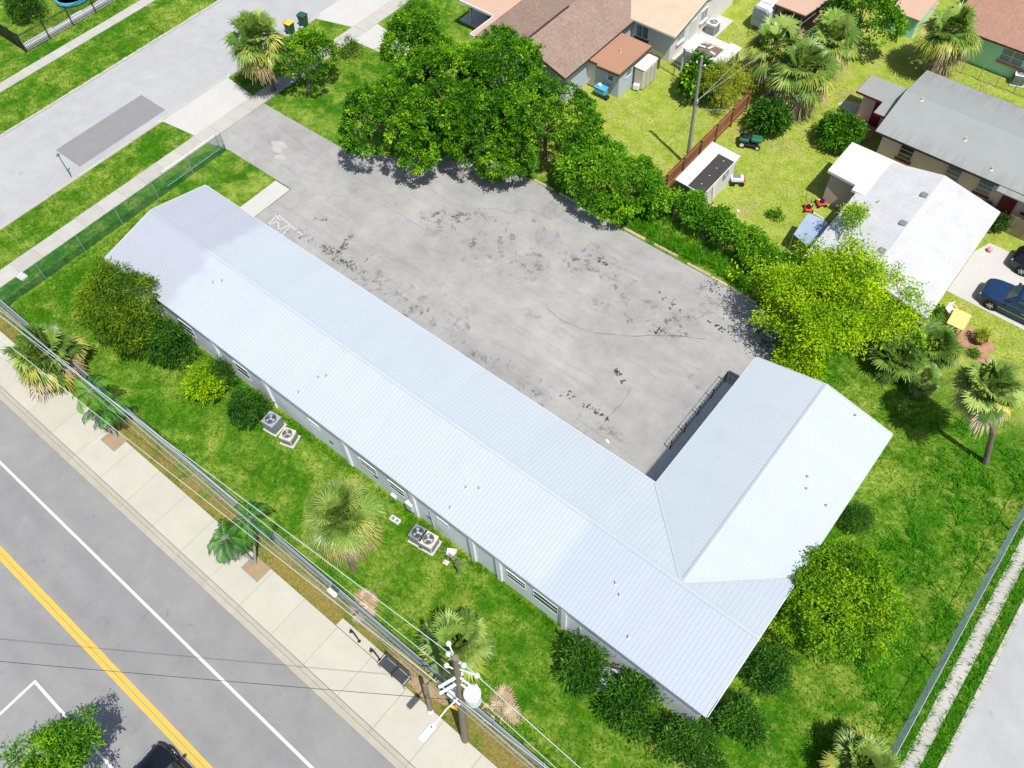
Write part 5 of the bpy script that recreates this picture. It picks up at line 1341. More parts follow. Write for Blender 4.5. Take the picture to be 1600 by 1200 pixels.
# ------------------------------------------------------------------ air conditioners
def ac(loc, label, body, top, s=.78, h=.8, rz=.05):
    t = thing('air_conditioner', label, 'air conditioner', loc, rz, 'air conditioner condensers')
    MB().cbox((0, 0, .05), (s+.18, s+.18, .1), 0, .02).build('pad', MAT['driveway'], t, local=True)
    MB().cbox((0, 0, .1+h/2), (s, s, h), 0, .05).build('cabinet', MAT[body], t, local=True)
    n = 9
    for sd_ in range(4):
        a_ = sd_*PI/2; mb = MB()
        for i in range(n):
            z = .2 + (h-.22)*i/n
            mb.cbox((math.cos(a_)*(s/2+.006), math.sin(a_)*(s/2+.006), z), (.018 if sd_ % 2 == 0 else s*.86, s*.86 if sd_ % 2 == 0 else .018, .035), 0)
        mb.build('louvre_panel', MAT['acgrey'], t, local=True)
    MB().cbox((0, 0, .1+h+.02), (s+.03, s+.03, .05), 0, .02).build('top_cover', MAT[top], t, local=True)
    MB().lathe((0, 0, .1+h+.046), [(s*.40, 0), (s*.40, .012), (s*.385, .014)], 20).build('fan_well', MAT['fanblk'], t, local=True)
    mb = MB()
    for k in range(3):
        a_ = k*2*PI/3
        mb.add([(math.cos(a_+u)*r_, math.sin(a_+u)*r_, .1+h+.066+.02*u) for r_, u in ((s*.06, -.3), (s*.35, -.35), (s*.35, .4), (s*.06, .5))], [(0,1,2,3)])
    mb.lathe((0, 0, .1+h+.06), [(s*.09, 0), (s*.09, .04), (s*.05, .05)], 10)
    mb.build('fan_blades', MAT['galv'], t, local=True)
    mb = MB()
    for r_ in (.14, .24, .34, .40):
        pts = [(math.cos(q*PI/10)*s*r_, math.sin(q*PI/10)*s*r_, .1+h+.10) for q in range(21)]
        mb.tube(pts, .006, 4, False)
    mb.build('fan_guard', MAT[top], t, local=True)
    return t
ac((-28.81, -1.11, 0.00), 'dark grey air conditioner next to the dark rounded shrub', 'acgrey', 'galv', .85, .85, .12)
ac((-27.42, -1.15, 0.00), 'small beige air conditioner right of the dark grey one', 'beige', 'beige', .75, .62, .3)
ac((-17.16, -1.01, 0.00), 'dark grey air conditioner touching the beige one under the front wall', 'acgrey', 'acgrey', .8, .7, .15)
ac((-16.46, -0.94, 0.00), 'beige air conditioner touching the dark grey one under the front wall', 'beige', 'beige', .8, .7, .15)
ac((-4.63, -0.82, 0.00), 'grey air conditioner half hidden between two dark shrubs', 'galv', 'galv', .85, .85, .4)
ac((-28.49, 47.06, 0.00), 'pale air conditioner beside the side path of the tan roofed house', 'galv', 'plastw', .85, .9, 0)
ac((-6.44, 55.41, 0.00), 'white topped air conditioner by the mint green wall', 'acgrey', 'plastw', .85, .8, .3)
def small(name, label, cat, build):
    t = None
    return build()
def block(label, loc, rz=0.2):
    t = thing('concrete_block', label, 'concrete block', loc, rz)
    mb = MB()
    for x0, x1, y0, y1 in ((-.3, .3, -.15, -.11), (-.3, .3, .11, .15), (-.3, -.25, -.109, .109), (.25, .3, -.109, .109), (-.03, .03, -.109, .109)): mb.box(x0, x1, y0, y1, 0, .22)
    mb.build('block', MAT['plastw'], t, local=True)
    MB().box(-.245, .245, -.108, .108, 0, .03).build('web', MAT['acgrey'], t, local=True)
block('white concrete block lying on the lawn near the touching air conditioners', (-18.95, -1.06, 0.00), .1)
def boxy(name, label, cat, loc, sz, mat, rz=0, lidmat=None, bev=.03):
    t = thing(name, label, cat, loc, rz)
    MB().cbox((0, 0, sz[2]*.42), (sz[0], sz[1], sz[2]*.84), 0, bev).build('body', MAT[mat], t, local=True)
    MB().cbox((0, 0, sz[2]*.92), (sz[0]*1.05, sz[1]*1.05, sz[2]*.14), 0, bev*.6).build('lid', MAT[lidmat or mat], t, local=True)
    return t
boxy('valve_box', 'white utility box on the lawn by the front wall', 'utility box', (-15.19, -0.59, 0.00), (.5, .38, .35), 'plastw', .5)
boxy('valve_box', 'small pale valve box on the lawn further from the wall', 'utility box', (-15.09, -1.17, 0.00), (.3, .25, .14), 'beige', .2)
boxy('meter_lid', 'square white meter cover beside the left street pavement', 'utility box', (-51.45, -3.73, 0.00), (.6, .5, .18), 'plastw', .1)
sk = thing('bare_sapling', 'leafless pale sapling standing by the front wall', 'tree', (-14.12, -1.23, 0.00))
b = Vector((-14.12, -1.23, 0.00)); mb = MB(); mb.tube([b, b+Vector((.05, 0, 1.5)), b+Vector((.0, .05, 2.9))], [.05, .04, .025], 6); mb.build('trunk', MAT['polegrey'], sk)
mb = MB(); rr = random.Random(5)
for k in range(9):
    a = rr.uniform(0, 6.28); z = rr.uniform(1.5, 2.8); s = b + Vector((.02, .02, z)); m = s + Vector((math.cos(a)*.45, math.sin(a)*.35, .35)); e = m + Vector((math.cos(a+.4)*.5, math.sin(a+.4)*.4, .25))
    mb.tube([s, m, e], [.022, .016, .006], 5)
mb.build('twigs', MAT['polegrey'], sk)
dead = [((-16.92, -5.56), .75, .5, 'left brown dead palm frond heap on the front lawn'), ((-8.02, -4.94), .8, .55, 'brown dead palm frond heap right of the utility pole'), ((-8.42, -5.88), .35, .3, 'small brown frond heap between the fence and the utility pole')]
for k, ((x, y), rx, ry, lb) in enumerate(dead):
    t = thing('dead_frond_heap', lb, 'dead fronds', (x, y, 0), 0, 'dead palm frond heaps')
    rg = np.random.default_rng(200+k); Vs, Qs, Ts, n0 = [], [], [], 0
    for q in range(7):
        V, Q, T, pm = fan_fronds(rg, (x+rg.normal()*rx*.4, y+rg.normal()*ry*.4, .1), 2, rx*.9, .2, -.1, 16, .07, .3, .3, .1)
        Vs.append(V); Qs.append(Q+n0); Ts.append(T); n0 += len(V)
    V, Q, T = np.concatenate(Vs), np.concatenate(Qs), np.concatenate(Ts)
    V[:, 2] = np.clip(V[:, 2], .02, .3)
    link('fronds', np_mesh('fronds', V-np.array([x, y, 0]), Q, T, LEAF['palmd']), t)

# ------------------------------------------------------------------ vehicles
def car(label, loc, rz, paint, suv=True, rails=False):
    """front points along local +x; built from lofted sections"""
    t = thing('parked_car' if suv else 'car', label, 'car', loc, rz)
    def ring(x, hw, z0, z1, r_=.14, n=4):
        pts = []
        for cx, cz, a0 in ((hw-r_, z1-r_, 0), (-hw+r_, z1-r_, 90), (-hw+r_*.6, z0+r_*.6, 180), (hw-r_*.6, z0+r_*.6, 270)):
            rr_ = r_ if a0 < 180 else r_*.6
            for k in range(n+1):
                a = R(a0 + 90*k/n); pts.append((x, cx + rr_*math.cos(a), cz + rr_*math.sin(a)))
        return pts
    H1 = 1.02 if suv else .88
    body = [(-2.36, .70, .42, H1-.20), (-2.30, .84, .32, H1-.06), (-2.0, .92, .26, H1), (-1.2, .95, .24, H1+.02), (0, .955, .24, H1), (.75, .95, .24, H1-.02), (1.0, .945, .24, H1-.03),
            (1.6, .93, .26, H1-.07), (2.0, .89, .28, H1-.13), (2.25, .80, .33, H1-.22), (2.36, .64, .40, H1-.32)]
    MB().loft([ring(*b) for b in body]).build('body', MAT[paint], t, local=True, smooth=True)
    zr = 1.74 if suv else 1.42
    xb0, xb1 = (-2.1, .98) if suv else (-1.75, 1.0)
    xt0, xt1 = (-1.82, .28) if suv else (-1.05, .15)
    sec = []
    for f, hw in ((0, .86), (.35, .83), (.8, .74), (.94, .69), (1.0, .58)):
        z = H1-.06 + (zr-H1+.06)*f; x0 = xb0+(xt0-xb0)*min(1, f*1.03); x1 = xb1+(xt1-xb1)*min(1, f*1.03)
        if f == 1.0: x0 += .12; x1 -= .12
        q = .10
        sec.append([(x0+q, -hw, z), (x1-q, -hw, z), (x1, -hw+q*1.6, z), (x1, hw-q*1.6, z), (x1-q, hw, z), (x0+q, hw, z), (x0, hw-q*1.6, z), (x0, -hw+q*1.6, z)])
    MB().loft(sec).build('cabin', MAT[paint], t, local=True)
    def on(f, s, along):
        """point on the cabin side at height fraction f"""
        hw = .86+(.74-.86)*f/.8; z = H1-.06+(zr-H1+.06)*f
        x0 = xb0+(xt0-xb0)*f; x1 = xb1+(xt1-xb1)*f
        return (x0+(x1-x0)*along, s*(hw+.012), z)
    for s in (-1, 1):
        for a0, a1 in ((.06, .30), (.33, .58), (.61, .88)) if suv else ((.12, .48), (.52, .88)):
            V = [on(.16, s, a0), on(.16, s, a1), on(.76, s, a1 - (.02 if a1 < .8 else .04)), on(.76, s, a0+.015)]
            MB().add(V, [(0,1,2,3) if s < 0 else (3,2,1,0)]).build('side_window', MAT['carglass'], t, local=True)
        MB().cbox((.62, s*1.02, H1+.10), (.16, .20, .14), 0, .04).build('mirror', MAT[paint], t, local=True)
        MB().box(-.55, -.33, s*.957-.012, s*.957+.012, H1-.20, H1-.16).build('door_handle', MAT['chrome'], t, local=True)
        MB().box(-2.0, 1.4, s*.955-.008, s*.955+.008, .52, .56).build('side_moulding', MAT['chrome' if suv else paint], t, local=True)
        hl = MB().cbox((2.14, s*.66, H1-.32), (.30, .30, .17), s*-.35, .05).build('headlight', MAT['lightg'], t, local=True)
        MB().cbox((-2.27, s*.70, H1-.22), (.14, .24, .26), 0, .04).build('tail_light', MAT['redp'], t, local=True)
        if rails: MB().tube([(-1.5, s*.56, zr+.01), (-1.4, s*.56, zr+.07), (0, s*.56, zr+.07), (.1, s*.56, zr+.01)], .02, 6).build('roof_rail', MAT['chrome'], t, local=True)
    for x_, nm in ((1, 'windscreen'), (0, 'rear_window')):
        def pt(f, y):
            z = H1-.06+(zr-H1+.06)*f; x = (xb1+(xt1-xb1)*f) if x_ else (xb0+(xt0-xb0)*f)
            return (x + (.014 if x_ else -.014), y, z + .008)
        V = [pt(.14, -.66), pt(.14, .66), pt(.84, .56), pt(.84, -.56)]
        MB().add(V, [(0,1,2,3) if x_ else (3,2,1,0)]).build(nm, MAT['carglass'], t, local=True)
    MB().cbox((2.31, 0, .62), (.10, 1.0, .16), 0, .03).build('grille', MAT['chrome'], t, local=True)
    MB().cbox((2.30, 0, .40), (.16, 1.5, .18), 0, .05).build('bumper', MAT[paint], t, local=True)
    MB().cbox((-2.33, 0, .45), (.12, 1.5, .2), 0, .05).build('bumper', MAT[paint], t, local=True)
    for x in (1.42, -1.42):
        for s in (-1, 1):
            MB().tube([(x, s*.90, .36), (x, s*.972, .36)], .43, 18).build('wheel_arch', MAT['rubber'], t, local=True)
            wt = MB().tube([(x, s*.80, .36), (x, s*1.0, .36)], .36, 20).build('wheel', MAT['rubber'], t, local=True)
            MB().tube([(x, s*.99, .36), (x, s*1.004, .36)], .225, 16).build('rim', MAT['dgrey'], wt, local=True)
            mb = MB()
            for k in range(6):
                a = k*PI/3; mb.tube([(x, s*1.012, .36), (x+math.cos(a)*.21, s*1.012, .36+math.sin(a)*.21)], .034, 5)
            mb.build('spokes', MAT['rim'], wt, local=True)
    for k in (-.35, .35): MB().add([(1.15, k*.9, H1-.018), (1.95, k*1.2, H1-.105), (1.95, k*1.2+.03, H1-.105), (1.15, k*.9+.03, H1-.018)], [(0,1,2,3)]).build('bonnet_crease', MAT[paint], t, local=True)
    return t
car('dark blue parked car on the concrete driveway', (2.02, 33.85, .012), PI, 'bluecar', True, False)
car('black parked car with bright rims behind the dark blue one', (2.50, 37.75, .012), PI, 'blackcar', True, True)
car('black car driving on the main road at the bottom edge', (-17.45, -17.5, .006), PI, 'blackcar', False)
# trailer
tr = thing('travel_trailer', 'white travel trailer with grey end beside the tan shelter', 'trailer', (-25.3, 52.2, 0))
x0, x1, y0, y1 = -26.4, -24.95, 49.3, 56
pr = [(x0, .55), (x0, 1.9), (x0+.2, 2.1), (x1-.2, 2.1), (x1, 1.9), (x1, .55)]
MB().loft([[(x, y, z) for x, z in pr] for y in (y0+.25, y1)]).build('body', MAT['trailer'], tr)
MB().loft([[(x+(.08 if x < -25.6 else -.08), y0, z*.97) for x, z in pr], [(x, y0+.249, z) for x, z in pr]]).build('front_cap', MAT['trailerg'], tr)
MB().box(x0+.25, x1-.25, y0-.012, y0-.002, 1.15, 1.6).build('window', MAT['glassb'], tr)
for y in (50.2, 51.6, 53): MB().box(x0+.3, x1-.3, y, y+.06, 2.1, 2.14).build('roof_seam', MAT['trailerg'], tr)
MB().tube([(x0+.25, y0-.01, .6), ((x0+x1)/2, y0-1.0, .5), (x1-.25, y0-.01, .6)], .04, 6).build('hitch', MAT['dgrey'], tr)
for x in (x0+.12, x1-.12):
    wt = MB().tube([(x-.1, 52.0, .32), (x+.1, 52.0, .32)], .32, 16).build('wheel', MAT['rubber'], tr)
    MB().tube([(x-.11, 52.0, .32), (x+.11, 52.0, .32)], .17, 12).build('rim', MAT['rim'], wt)
MB().box(x1-.001, x1+.03, 50.4, 51.1, .6, 1.85).build('door', MAT['trailerg'], tr)

# ------------------------------------------------------------------ yards
# shed with half bare roof, standing against the board fence
sh = thing('garden_shed', 'white and black roofed shed standing by the wooden board fence', 'shed', (-19.25, 31, 0))
MB().box(-20.2, -18.3, 28.85, 33.2, 0, 2.12).build('wall', MAT['shedwall'], sh)
MB().box(-18.298, -18.24, 28.82, 33.22, .0, 2.1).build('side_panel', MAT['whitep'], sh)
def slab_roof(x0, x1, y0, y1, z0, z1, th, mat, parent, nm):
    return MB().add([(x0,y0,z0),(x1,y0,z1),(x1,y1,z1),(x0,y1,z0),(x0,y0,z0+th),(x1,y0,z1+th),(x1,y1,z1+th),(x0,y1,z0+th)], [(3,2,1,0),(4,5,6,7),(0,1,5,4),(1,2,6,5),(2,3,7,6),(3,0,4,7)]).build(nm, MAT[mat], parent)
slab_roof(-20.35, -18.05, 28.65, 33.4, 2.24, 2.13, .05, 'whitep', sh, 'roof')
slab_roof(-19.35, -18.10, 28.70, 32.6, 2.25, 2.19, .03, 'shedblack', sh, 'roof_felt')
for y in (29.4, 30.4, 31.3, 32.2): MB().cbox((-18.7, y, 2.26), (.06, .06, .03), 0).build('roof_fixing', MAT['plastw'], sh)
MB().box(-18.239, -18.20, 31.6, 32.3, 1.1, 1.7).build('window', MAT['glassb'], sh)
MB().box(-18.239, -18.20, 29.9, 30.8, .05, 1.9).build('door', MAT['trailer'], sh)
MB().tube([(-18.0, 30.2, 0), (-18.22, 30.1, 1.9)], .03, 5).build('leaning_pole', MAT['orange'], sh)
# board fence
bf = thing('board_fence', 'brown wooden board fence running past the garden shed', 'fence', (-21.35, 28.5, 0))
rr = random.Random(8); y = 26.9
while y < 40.3:
    MB().box(-21.37, -21.345, y, y+.135, 0, 1.75+rr.uniform(-.04, .04)).build('board', MAT['fencewood'], bf); y += .142
for z in (.4, 1.4): MB().box(-21.343, -21.29, 26.9, 40.3, z, z+.09).build('rail', MAT['fencewood'], bf)
for k in range(7): MB().box(-21.29, -21.19, 27+k*2.2, 27.1+k*2.2, 0, 1.8).build('post', MAT['fencewood'], bf)
gf = thing('board_fence', 'weathered grey board fence beyond the car driveway', 'fence', (-1.3, 40.0, 0))
for i in range(34): MB().box(-1.3+i*.15, -1.3+i*.15+.14, 39.85, 39.875, 0, 1.5+rr.uniform(-.05, .05)).build('board', MAT['greywood'], gf)
for z in (.35, 1.2): MB().box(-1.3, 3.8, 39.876, 39.93, z, z+.09).build('rail', MAT['greywood'], gf)
f3 = thing('board_fence', 'pale low board fence between the flat brown roof and the grey house', 'fence', (-33, 40.7, 0))
for i in range(26): MB().box(-33.2+i*.15, -33.2+i*.15+.14, 40.55, 40.575, 0, 1.2+rr.uniform(-.03, .03)).build('board', MAT['greywood'], f3)
MB().box(-33.2, -29.3, 40.576, 40.62, .9, .98).build('rail', MAT['greywood'], f3)
# broken carport
cp = thing('broken_carport', 'collapsing white carport roof with rusty open middle', 'carport', (-26, 42.2, 0))
slab_roof(-28.0, -27.0, 41.2, 43.4, 2.2, 2.2, .05, 'whitep', cp, 'roof_sheet')
slab_roof(-26.98, -25.2, 41.25, 42.9, 2.05, 2.1, .04, 'rust', cp, 'roof_deck')
slab_roof(-27.0, -25.1, 42.92, 43.7, 2.2, 2.18, .05, 'wallB', cp, 'roof_sheet')
slab_roof(-25.18, -24.2, 41.1, 43.9, 2.22, 2.15, .06, 'whitep', cp, 'roof_sheet')
for k, (x, y, a) in enumerate(((-26.6, 41.5, .3), (-25.7, 42.1, -.2), (-26.2, 42.6, 1.2), (-25.4, 41.4, .9), (-26.75, 42.3, .1))):
    MB().cbox((x, y, 2.15+.012*k), (.5, .16, .02), a).build('torn_piece', MAT['plastw'], cp)
for x, y in ((-27.8, 41.4), (-24.4, 41.3), (-27.8, 43.3), (-24.4, 43.7)): MB().box(x-.06, x+.06, y-.06, y+.06, 0, 2.04).build('post', MAT['whitep'], cp)
MB().box(-27.7, -24.5, 43.3, 43.36, 0, 1.6).build('back_panel', MAT['wallD'], cp)
# plastic storage shed
ss = thing('storage_cabinet', 'tall cream plastic storage cabinet by the flat brown roof', 'cabinet', (-29.35, 38.5, 0))
MB().cbox((-29.35, 38.5, .9), (.95, 1.9, 1.8), 0, .12).build('body', MAT['beige'], ss)
MB().cbox((-29.35, 38.5, 1.86), (1.0, 1.95, .16), 0, .07).build('lid', MAT['cream'], ss)
for y in (37.95, 38.5, 39.05): MB().box(-28.872, -28.86, y-.015, y+.015, .1, 1.7).build('groove', MAT['acgrey'], ss)
MB().cbox((-29.35, 37.35, .35), (.5, .3, .5), .3, .05).build('front_box', MAT['plastw'], ss)
# blue grill cart
bg_ = thing('blue_cart', 'sky blue lidded cooler cart against the utility room wall', 'cart', (-31.1, 35.1, 0))
MB().cbox((-31.1, 35.1, .62), (.95, .55, .45), 0, .05).build('box', MAT['bluep'], bg_)
MB().cbox((-31.1, 35.1, .89), (1.0, .6, .08), 0, .03).build('lid', MAT['bluep'], bg_)
for dx in (-.4, .4):
    for dy in (-.2, .2): MB().tube([(-31.1+dx, 35.1+dy, 0), (-31.1+dx, 35.1+dy, .42)], .025, 5).build('leg', MAT['dgrey'], bg_)
MB().tube([(-30.55, 34.9, .15), (-30.55, 35.3, .15)], .15, 12).build('wheel', MAT['rubber'], bg_)
MB().lathe((-31.25, 35.1, .93), [(.14, 0), (.17, .12), (.1, .22)], 10).build('bowl', MAT['plastw'], bg_)
# ride-on mower
def mower_ride(loc, rz):
    t = thing('ride_on_mower', 'dark green ride-on lawn mower beside the board fence', 'lawn mower', loc, rz)
    MB().cbox((.42, 0, .62), (.85, .62, .38), 0, .10).build('hood', MAT['greenp'], t, local=True)
    MB().cbox((-.45, 0, .55), (.75, .85, .28), 0, .08).build('rear_deck', MAT['dgreen'], t, local=True)
    MB().cbox((-.40, 0, .78), (.42, .46, .16), 0, .05).build('seat', MAT['black'], t, local=True)
    MB().cbox((-.62, 0, 1.0), (.12, .46, .36), 0, .04).build('seat_back', MAT['black'], t, local=True)
    MB().cbox((0, 0, .28), (1.0, 1.0, .14), 0, .04).build('cutting_deck', MAT['black'], t, local=True)
    MB().tube([(.05, 0, .7), (-.08, 0, 1.0)], .025, 6).build('steering_column', MAT['black'], t, local=True)
    MB().tube([(-.08+.16*math.cos(a*PI/6)*.4, .16*math.sin(a*PI/6), 1.0+.16*math.cos(a*PI/6)*.9) for a in range(13)], .018, 5, False).build('steering_wheel', MAT['black'], t, local=True)
    for x, r_, w_ in ((.62, .20, .14), (-.52, .28, .2)):
        for s in (-1, 1):
            wo = MB().tube([(x, s*.36, r_), (x, s*(.36+w_), r_)], r_, 16).build('wheel', MAT['rubber'], t, local=True)
            MB().tube([(x, s*(.36+w_), r_), (x, s*(.37+w_), r_)], r_*.55, 12).build('rim', MAT['plastw'], wo, local=True)
mower_ride((-19.13, 37.20, 0.00), .35)
def push_mower(loc, rz, label, handle):
    t = thing('push_mower', label, 'lawn mower', loc, rz, 'red push mowers')
    MB().cbox((0, 0, .20), (.62, .50, .16), 0, .06).build('deck', MAT['redp'], t, local=True)
    MB().lathe((.03, 0, .28), [(.17, 0), (.17, .14), (.12, .2), (.05, .22)], 12).build('engine', MAT['black'], t, local=True)
    MB().cbox((-.12, .12, .36), (.16, .14, .12), 0, .03).build('tank', MAT['plastw'], t, local=True)
    for x in (-.26, .26):
        for s in (-1, 1): MB().tube([(x, s*.26, .11), (x, s*.32, .11)], .11, 12).build('wheel', MAT['rubber'], t, local=True)
    q = .95 if handle else .35
    for s in (-1, 1): MB().tube([(-.25, s*.2, .25), (-.25-q*.7, s*.2, .25+q*.8)], .016, 5).build('handle_bar', MAT['dgrey'], t, local=True)
    MB().tube([(-.25-q*.7, -.2, .25+q*.8), (-.25-q*.7, .2, .25+q*.8)], .018, 5).build('handle_grip', MAT['black'], t, local=True)
push_mower((-12.53, 33.83, 0.00), -1.0, 'red push mower with a raised handle next to the grey tarp', True)
push_mower((-12.07, 34.80, 0.00), .8, 'red push mower nearer the white flat roofed annex', False)
# tarp sail
tpv = [(-11.73, 29.66, 1.60), (-11.82, 31.55, 1.90), (-10.79, 31.87, 1.80), (-9.76, 31.57, 1.50), (-10.52, 29.36, 1.50)]
tp_ = thing('tarp_canopy', 'grey-blue tarp canopy partly under the lime green tree', 'tarp', (tpv[0][0], tpv[0][1], 0))
cx = tuple(sum(p[i] for p in tpv)/5 for i in range(3)); cx = (cx[0], cx[1], cx[2]-.12)
ring_in = [tuple(p[i]*.5+cx[i]*.5 - (.05 if i == 2 else 0) for i in range(3)) for p in tpv]
V = tpv + ring_in + [cx]
MB().add(V + [(p[0], p[1], p[2]-.015) for p in V], [(i, (i+1) % 5, 5+(i+1) % 5, 5+i) for i in range(5)] + [(5+i, 5+(i+1) % 5, 10) for i in range(5)] + [(11+(i+1) % 5, 11+i, 16+i, 16+(i+1) % 5) for i in range(5)] + [(16+(i+1) % 5, 16+i, 21) for i in range(5)]).build('tarp', MAT['tarp'], tp_)
for p in tpv[:4]: MB().tube([(p[0], p[1], 0), (p[0], p[1], p[2]-.02)], .02, 5).build('pole', MAT['galv'], tp_)
wp = thing('plank', 'pale wooden plank lying by the red push mower', 'plank', (-12.02, 34.06, 0.00))
a, b = Vector((-12.22, 33.77, 0.05)), Vector((-11.27, 33.73, 0.05)); MB().tube([a, b], .045, 4).build('board', MAT['cream'], wp)
# table, chair, pots, toys
tb = thing('yellow_table', 'pale yellow topped table on the right yard near the driveway', 'table', (-.45, 30.35, 0), .05)
MB().cbox((0, 0, .72), (1.05, 1.45, .05), 0, .015).build('tabletop', MAT['yellowp'], tb, local=True)
for x in (-.42, .42):
    for y in (-.6, .6): MB().box(x-.03, x+.03, y-.03, y+.03, 0, .694).build('leg', MAT['polegrey'], tb, local=True)
ch = thing('white_chair', 'white plastic chair tucked behind the pale yellow table', 'chair', (-1.15, 31.0, 0), -.6)
MB().cbox((0, 0, .43), (.5, .5, .05), 0, .02).build('seat', MAT['plastw'], ch, local=True)
MB().cbox((-.25, 0, .70), (.05, .5, .48), 0, .02).build('backrest', MAT['plastw'], ch, local=True)
for x in (-.22, .22):
    for y in (-.22, .22): MB().tube([(x*1.1, y*1.1, 0), (x, y, .41)], .022, 5).build('leg', MAT['plastw'], ch, local=True)
for s in (-1, 1): MB().tube([(-.24, s*.26, .66), (.2, s*.27, .64), (.22, s*.26, .44)], .025, 5).build('armrest', MAT['plastw'], ch, local=True)
def potted(label, loc, r_, h, mat, lf, seed, rad, name='potted_plant'):
    t = thing(name, label, 'potted plant', loc)
    MB().lathe((loc[0], loc[1], 0), [(r_*.7, 0), (r_, h*.85), (r_*1.12, h*.86), (r_*1.12, h), (r_*.95, h), (r_*.9, h*.9)], 14).build('pot', MAT[mat], t)
    crown('foliage', LEAF[lf], t, (loc[0], loc[1], h+rad*.5), (rad, rad, rad*.9), seed, clumps=26, per=14, ll=.2, lw=.05, cr=.2, amp=.3)
potted('brown round planter with a small plant on the terracotta ground', (1.16, 30.07, 0.00), .42, .5, 'pot', 'fern', 301, .32)
potted('blue pot with leafy plant by the door of the pale pink house', (-2.9, 40.9, 0), .22, .4, 'bluep', 'mango', 302, .3)
potted('small red pot on the terracotta ground below the round planter', (1.34, 28.86, 0.00), .13, .22, 'terrac', 'mango', 303, .12)
yb = thing('yellow_stool', 'yellow stool by the pink house porch', 'stool', (-1.75, 40.6, 0))
MB().lathe((-1.75, 40.6, 0), [(.24, 0), (.2, .2), (.17, .35), (.24, .5), (.22, .55)], 14).build('body', MAT['yellowp'], yb)
MB().lathe((-1.75, 40.6, .552), [(.2, 0), (.19, .03), (.1, .05)], 14).build('cushion', MAT['yelbin'], yb)
rt = thing('red_ride_toy', 'red and black ride-on toy behind the grey board fence', 'toy', (.3, 40.7, 0))
MB().cbox((.3, 40.7, .5), (1.1, .5, .4), .1, .12).build('body', MAT['redp'], rt)
MB().cbox((.1, 40.7, .76), (.4, .36, .12), .1, .05).build('seat', MAT['black'], rt)
for x in (-.1, .7):
    for s in (-1, 1): MB().tube([(x, 40.7+s*.24, .2), (x, 40.7+s*.34, .2)], .2, 12).build('wheel', MAT['rubber'], rt)
bl = thing('pink_ball', 'pink ball lying on the concrete driveway', 'ball', (-1.25, 37.6, .014))
prf = [(math.sin(PI*k/10)*.19+.0005, .19-.19*math.cos(PI*k/10)) for k in range(11)]
MB().lathe((-1.25, 37.6, .014), prf, 16).build('ball', MAT['pink'], bl, smooth=True)
MB().lathe((-1.25, 37.6, .014+.372), [(.03, 0), (.02, .012), (.005, .014)], 8).build('valve', MAT['plastw'], bl)
yd = thing('yellow_lid', 'round yellow lid lying in the yard behind the hedge', 'toy', (-13.49, 28.40, 0.00))  # a loose round lid with a knob, lying flat
q = (-13.49, 28.40, 0.00); MB().lathe((q[0], q[1], .02), [(.36, 0), (.38, .04), (.34, .09), (.12, .12)], 18).build('dish', MAT['yelbin'], yd)
MB().lathe((q[0], q[1], .139), [(.07, 0), (.06, .04)], 10).build('knob', MAT['yelbin'], yd)
tl = thing('teal_disc', 'round teal saucer sled by the ride-on mower', 'sled', (-20.09, 39.40, 0.00))
q = (-20.09, 39.40, 0.00); MB().lathe((q[0], q[1], .05), [(.12, 0), (.32, .05), (.40, .12), (.38, .125), (.28, .08)], 18).build('dish', MAT['tealp'], tl)
ct = thing('white_cart', 'small white wheeled utility cart at the corner of the garden shed', 'cart', (-17.82, 33.15, 0.00), .6)
MB().cbox((0, 0, .45), (.9, .55, .36), 0, .08).build('tub', MAT['plastw'], ct, local=True)
MB().cbox((-.05, 0, .65), (.55, .35, .06), 0, .02).build('rim', MAT['acgrey'], ct, local=True)
MB().cbox((.42, -.05, .42), (.3, .3, .3), .2, .05).build('engine', MAT['redp'], ct, local=True)
for x in (-.3, .35):
    for s in (-1, 1): MB().tube([(x, s*.29, .18), (x, s*.37, .18)], .18, 12).build('wheel', MAT['rubber'], ct, local=True)
# porch furniture
pc = thing('blue_armchair', 'blue chair on the shaded porch of the brown roofed house', 'chair', (-43.9, 37.2, .12), .4)
MB().cbox((0, 0, .42), (.6, .6, .16), 0, .05).build('seat', MAT['bluep'], pc, local=True)
MB().cbox((-.28, 0, .72), (.12, .6, .55), 0, .05).build('backrest', MAT['bluep'], pc, local=True)
for s in (-1, 1): MB().cbox((0, s*.33, .58), (.6, .08, .08), 0, .02).build('armrest', MAT['bluep'], pc, local=True)
for x in (-.25, .25):
    for s in (-1, 1): MB().box(x-.03, x+.03, s*.25-.03, s*.25+.03, 0, .335).build('leg', MAT['dgrey'], pc, local=True)
ps = thing('amber_drum', 'amber wooden drum table on the shaded porch', 'table', (-42.6, 37.2, .12))
MB().lathe((-42.6, 37.2, .12), [(.24, 0), (.28, .1), (.28, .45), (.24, .55)], 14).build('drum', MAT['orange'], ps)
MB().lathe((-42.6, 37.2, .672), [(.3, 0), (.3, .03), (.28, .035)], 14).build('top', MAT['orange'], ps)
pw = thing('porch_rack', 'pale wire rack with items at the street end of the porch', 'rack', (-44.9, 38.4, .12))
for dx in (-.4, .4):
    for dy in (-.2, .2): MB().tube([(-44.9+dx, 38.4+dy, .12), (-44.9+dx, 38.4+dy, 1.2)], .018, 5).build('upright', MAT['galv'], pw)
for z in (.4, .8, 1.15): MB().box(-45.32, -44.48, 38.18, 38.62, z, z+.02).build('shelf', MAT['galv'], pw)
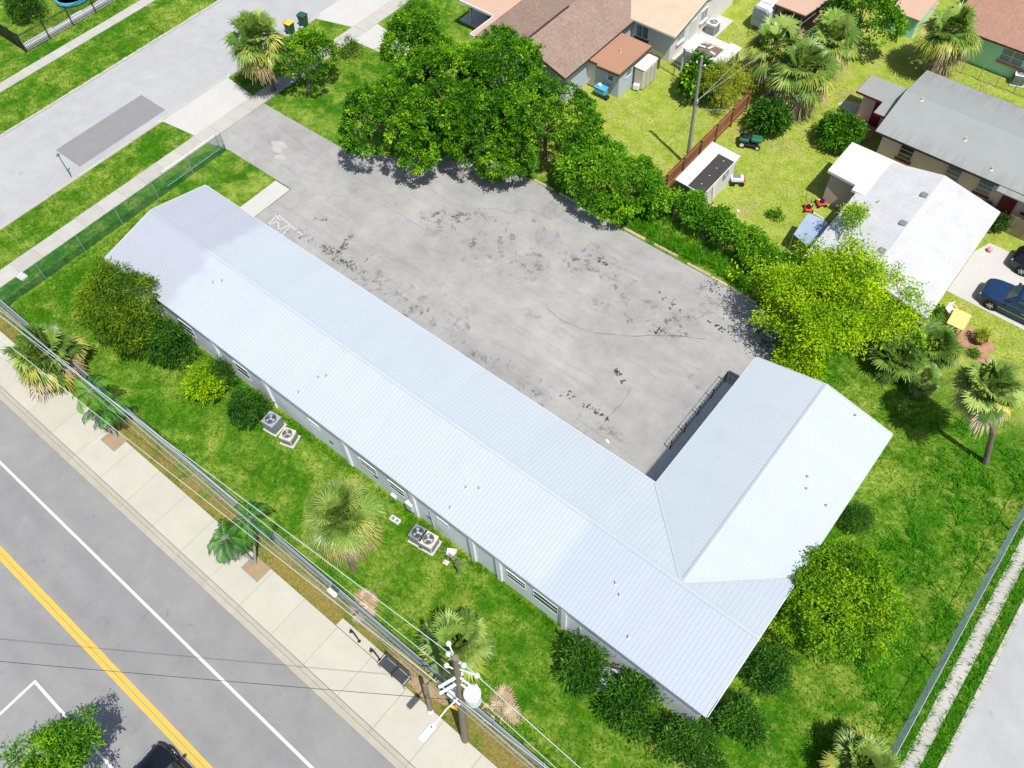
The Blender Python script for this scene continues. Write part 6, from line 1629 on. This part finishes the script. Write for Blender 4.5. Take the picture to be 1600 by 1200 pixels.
# pool at the far left
pl = thing('paddling_pool', 'blue paddling pool behind the black picket fence at the top edge', 'pool', ((-76.73, 18.08)[0], (-76.73, 18.08)[1], 0))
q = (-76.73, 18.08); MB().lathe((q[0], q[1], 0), [(1.5, 0), (1.6, .2), (1.55, .42), (1.45, .42), (1.4, .3)], 24).build('wall', MAT['bluep'], pl)
MB().lathe((q[0], q[1], .28), [(1.39, 0), (1.38, .02)], 24).build('water', MAT['tealp'], pl)
# dumped rubbish by the gable of the short wing
db = thing('dumped_chair', 'broken white plastic chair dumped in the weeds by the short wing gable', 'chair', (-7.22, 22.29, 0.00), .9)
MB().cbox((0, 0, .3), (.5, .5, .05), 0, .02).build('seat', MAT['plastw'], db, local=True)
MB().lathe((.1, .55, .1), [(.25, 0), (.28, .08), (.2, .1)], 14).build('round_back', MAT['plastw'], db, local=True)
for k, (x, y) in enumerate(((-.3, -.2), (.3, -.3), (-.25, .3), (.3, .25))): MB().tube([(x*1.4, y*1.4, .05), (x*.7, y*.7, .29)], .025, 5).build('leg', MAT['plastw'], db, local=True)
dc = thing('dumped_crate', 'blue-green crate panel leaning beside the dumped chair', 'crate', (-7.61, 21.57, 0.00), 1.3)
MB().cbox((0, 0, .5), (1.1, .06, 1.0), 0, .02).build('panel', MAT['tarp'], dc, local=True)
for x in (-.5, 0, .5): MB().cbox((x, -.05, .5), (.06, .05, .96), 0, .01).build('batten', MAT['galv'], dc, local=True)
rr = random.Random(21)
LT = ['white scrap nearest the wheel stops in the debris at the lot corner', 'white scrap in the middle of the debris at the lot corner', 'white scrap nearest the roof in the debris at the lot corner', 'white paper scrap in the yard below the garden shed', 'white litter speck on the asphalt near the long wing eave']
for lb, (x, y) in zip(LT, ((-9.20, 23.58), (-9.05, 22.68), (-8.57, 21.38), (-16.28, 30.83), (-12.66, 10.28))):
    t = thing('litter_scrap', lb, 'litter', (x, y, .01), 0, 'white litter scraps')
    V = blob(x, y, .16, .1, .03, int(x*10) & 255, 9); V2 = [(a, b, c+.05+.03*rr.random()) for a, b, c in blob(x, y, .12, .07, .03, 3, 9)]
    MB().add(V+V2, [tuple(range(8, -1, -1)), tuple(range(9, 18))] + [(i, (i+1) % 9, 9+(i+1) % 9, 9+i) for i in range(9)]).build('scrap', MAT['plastw'], t)
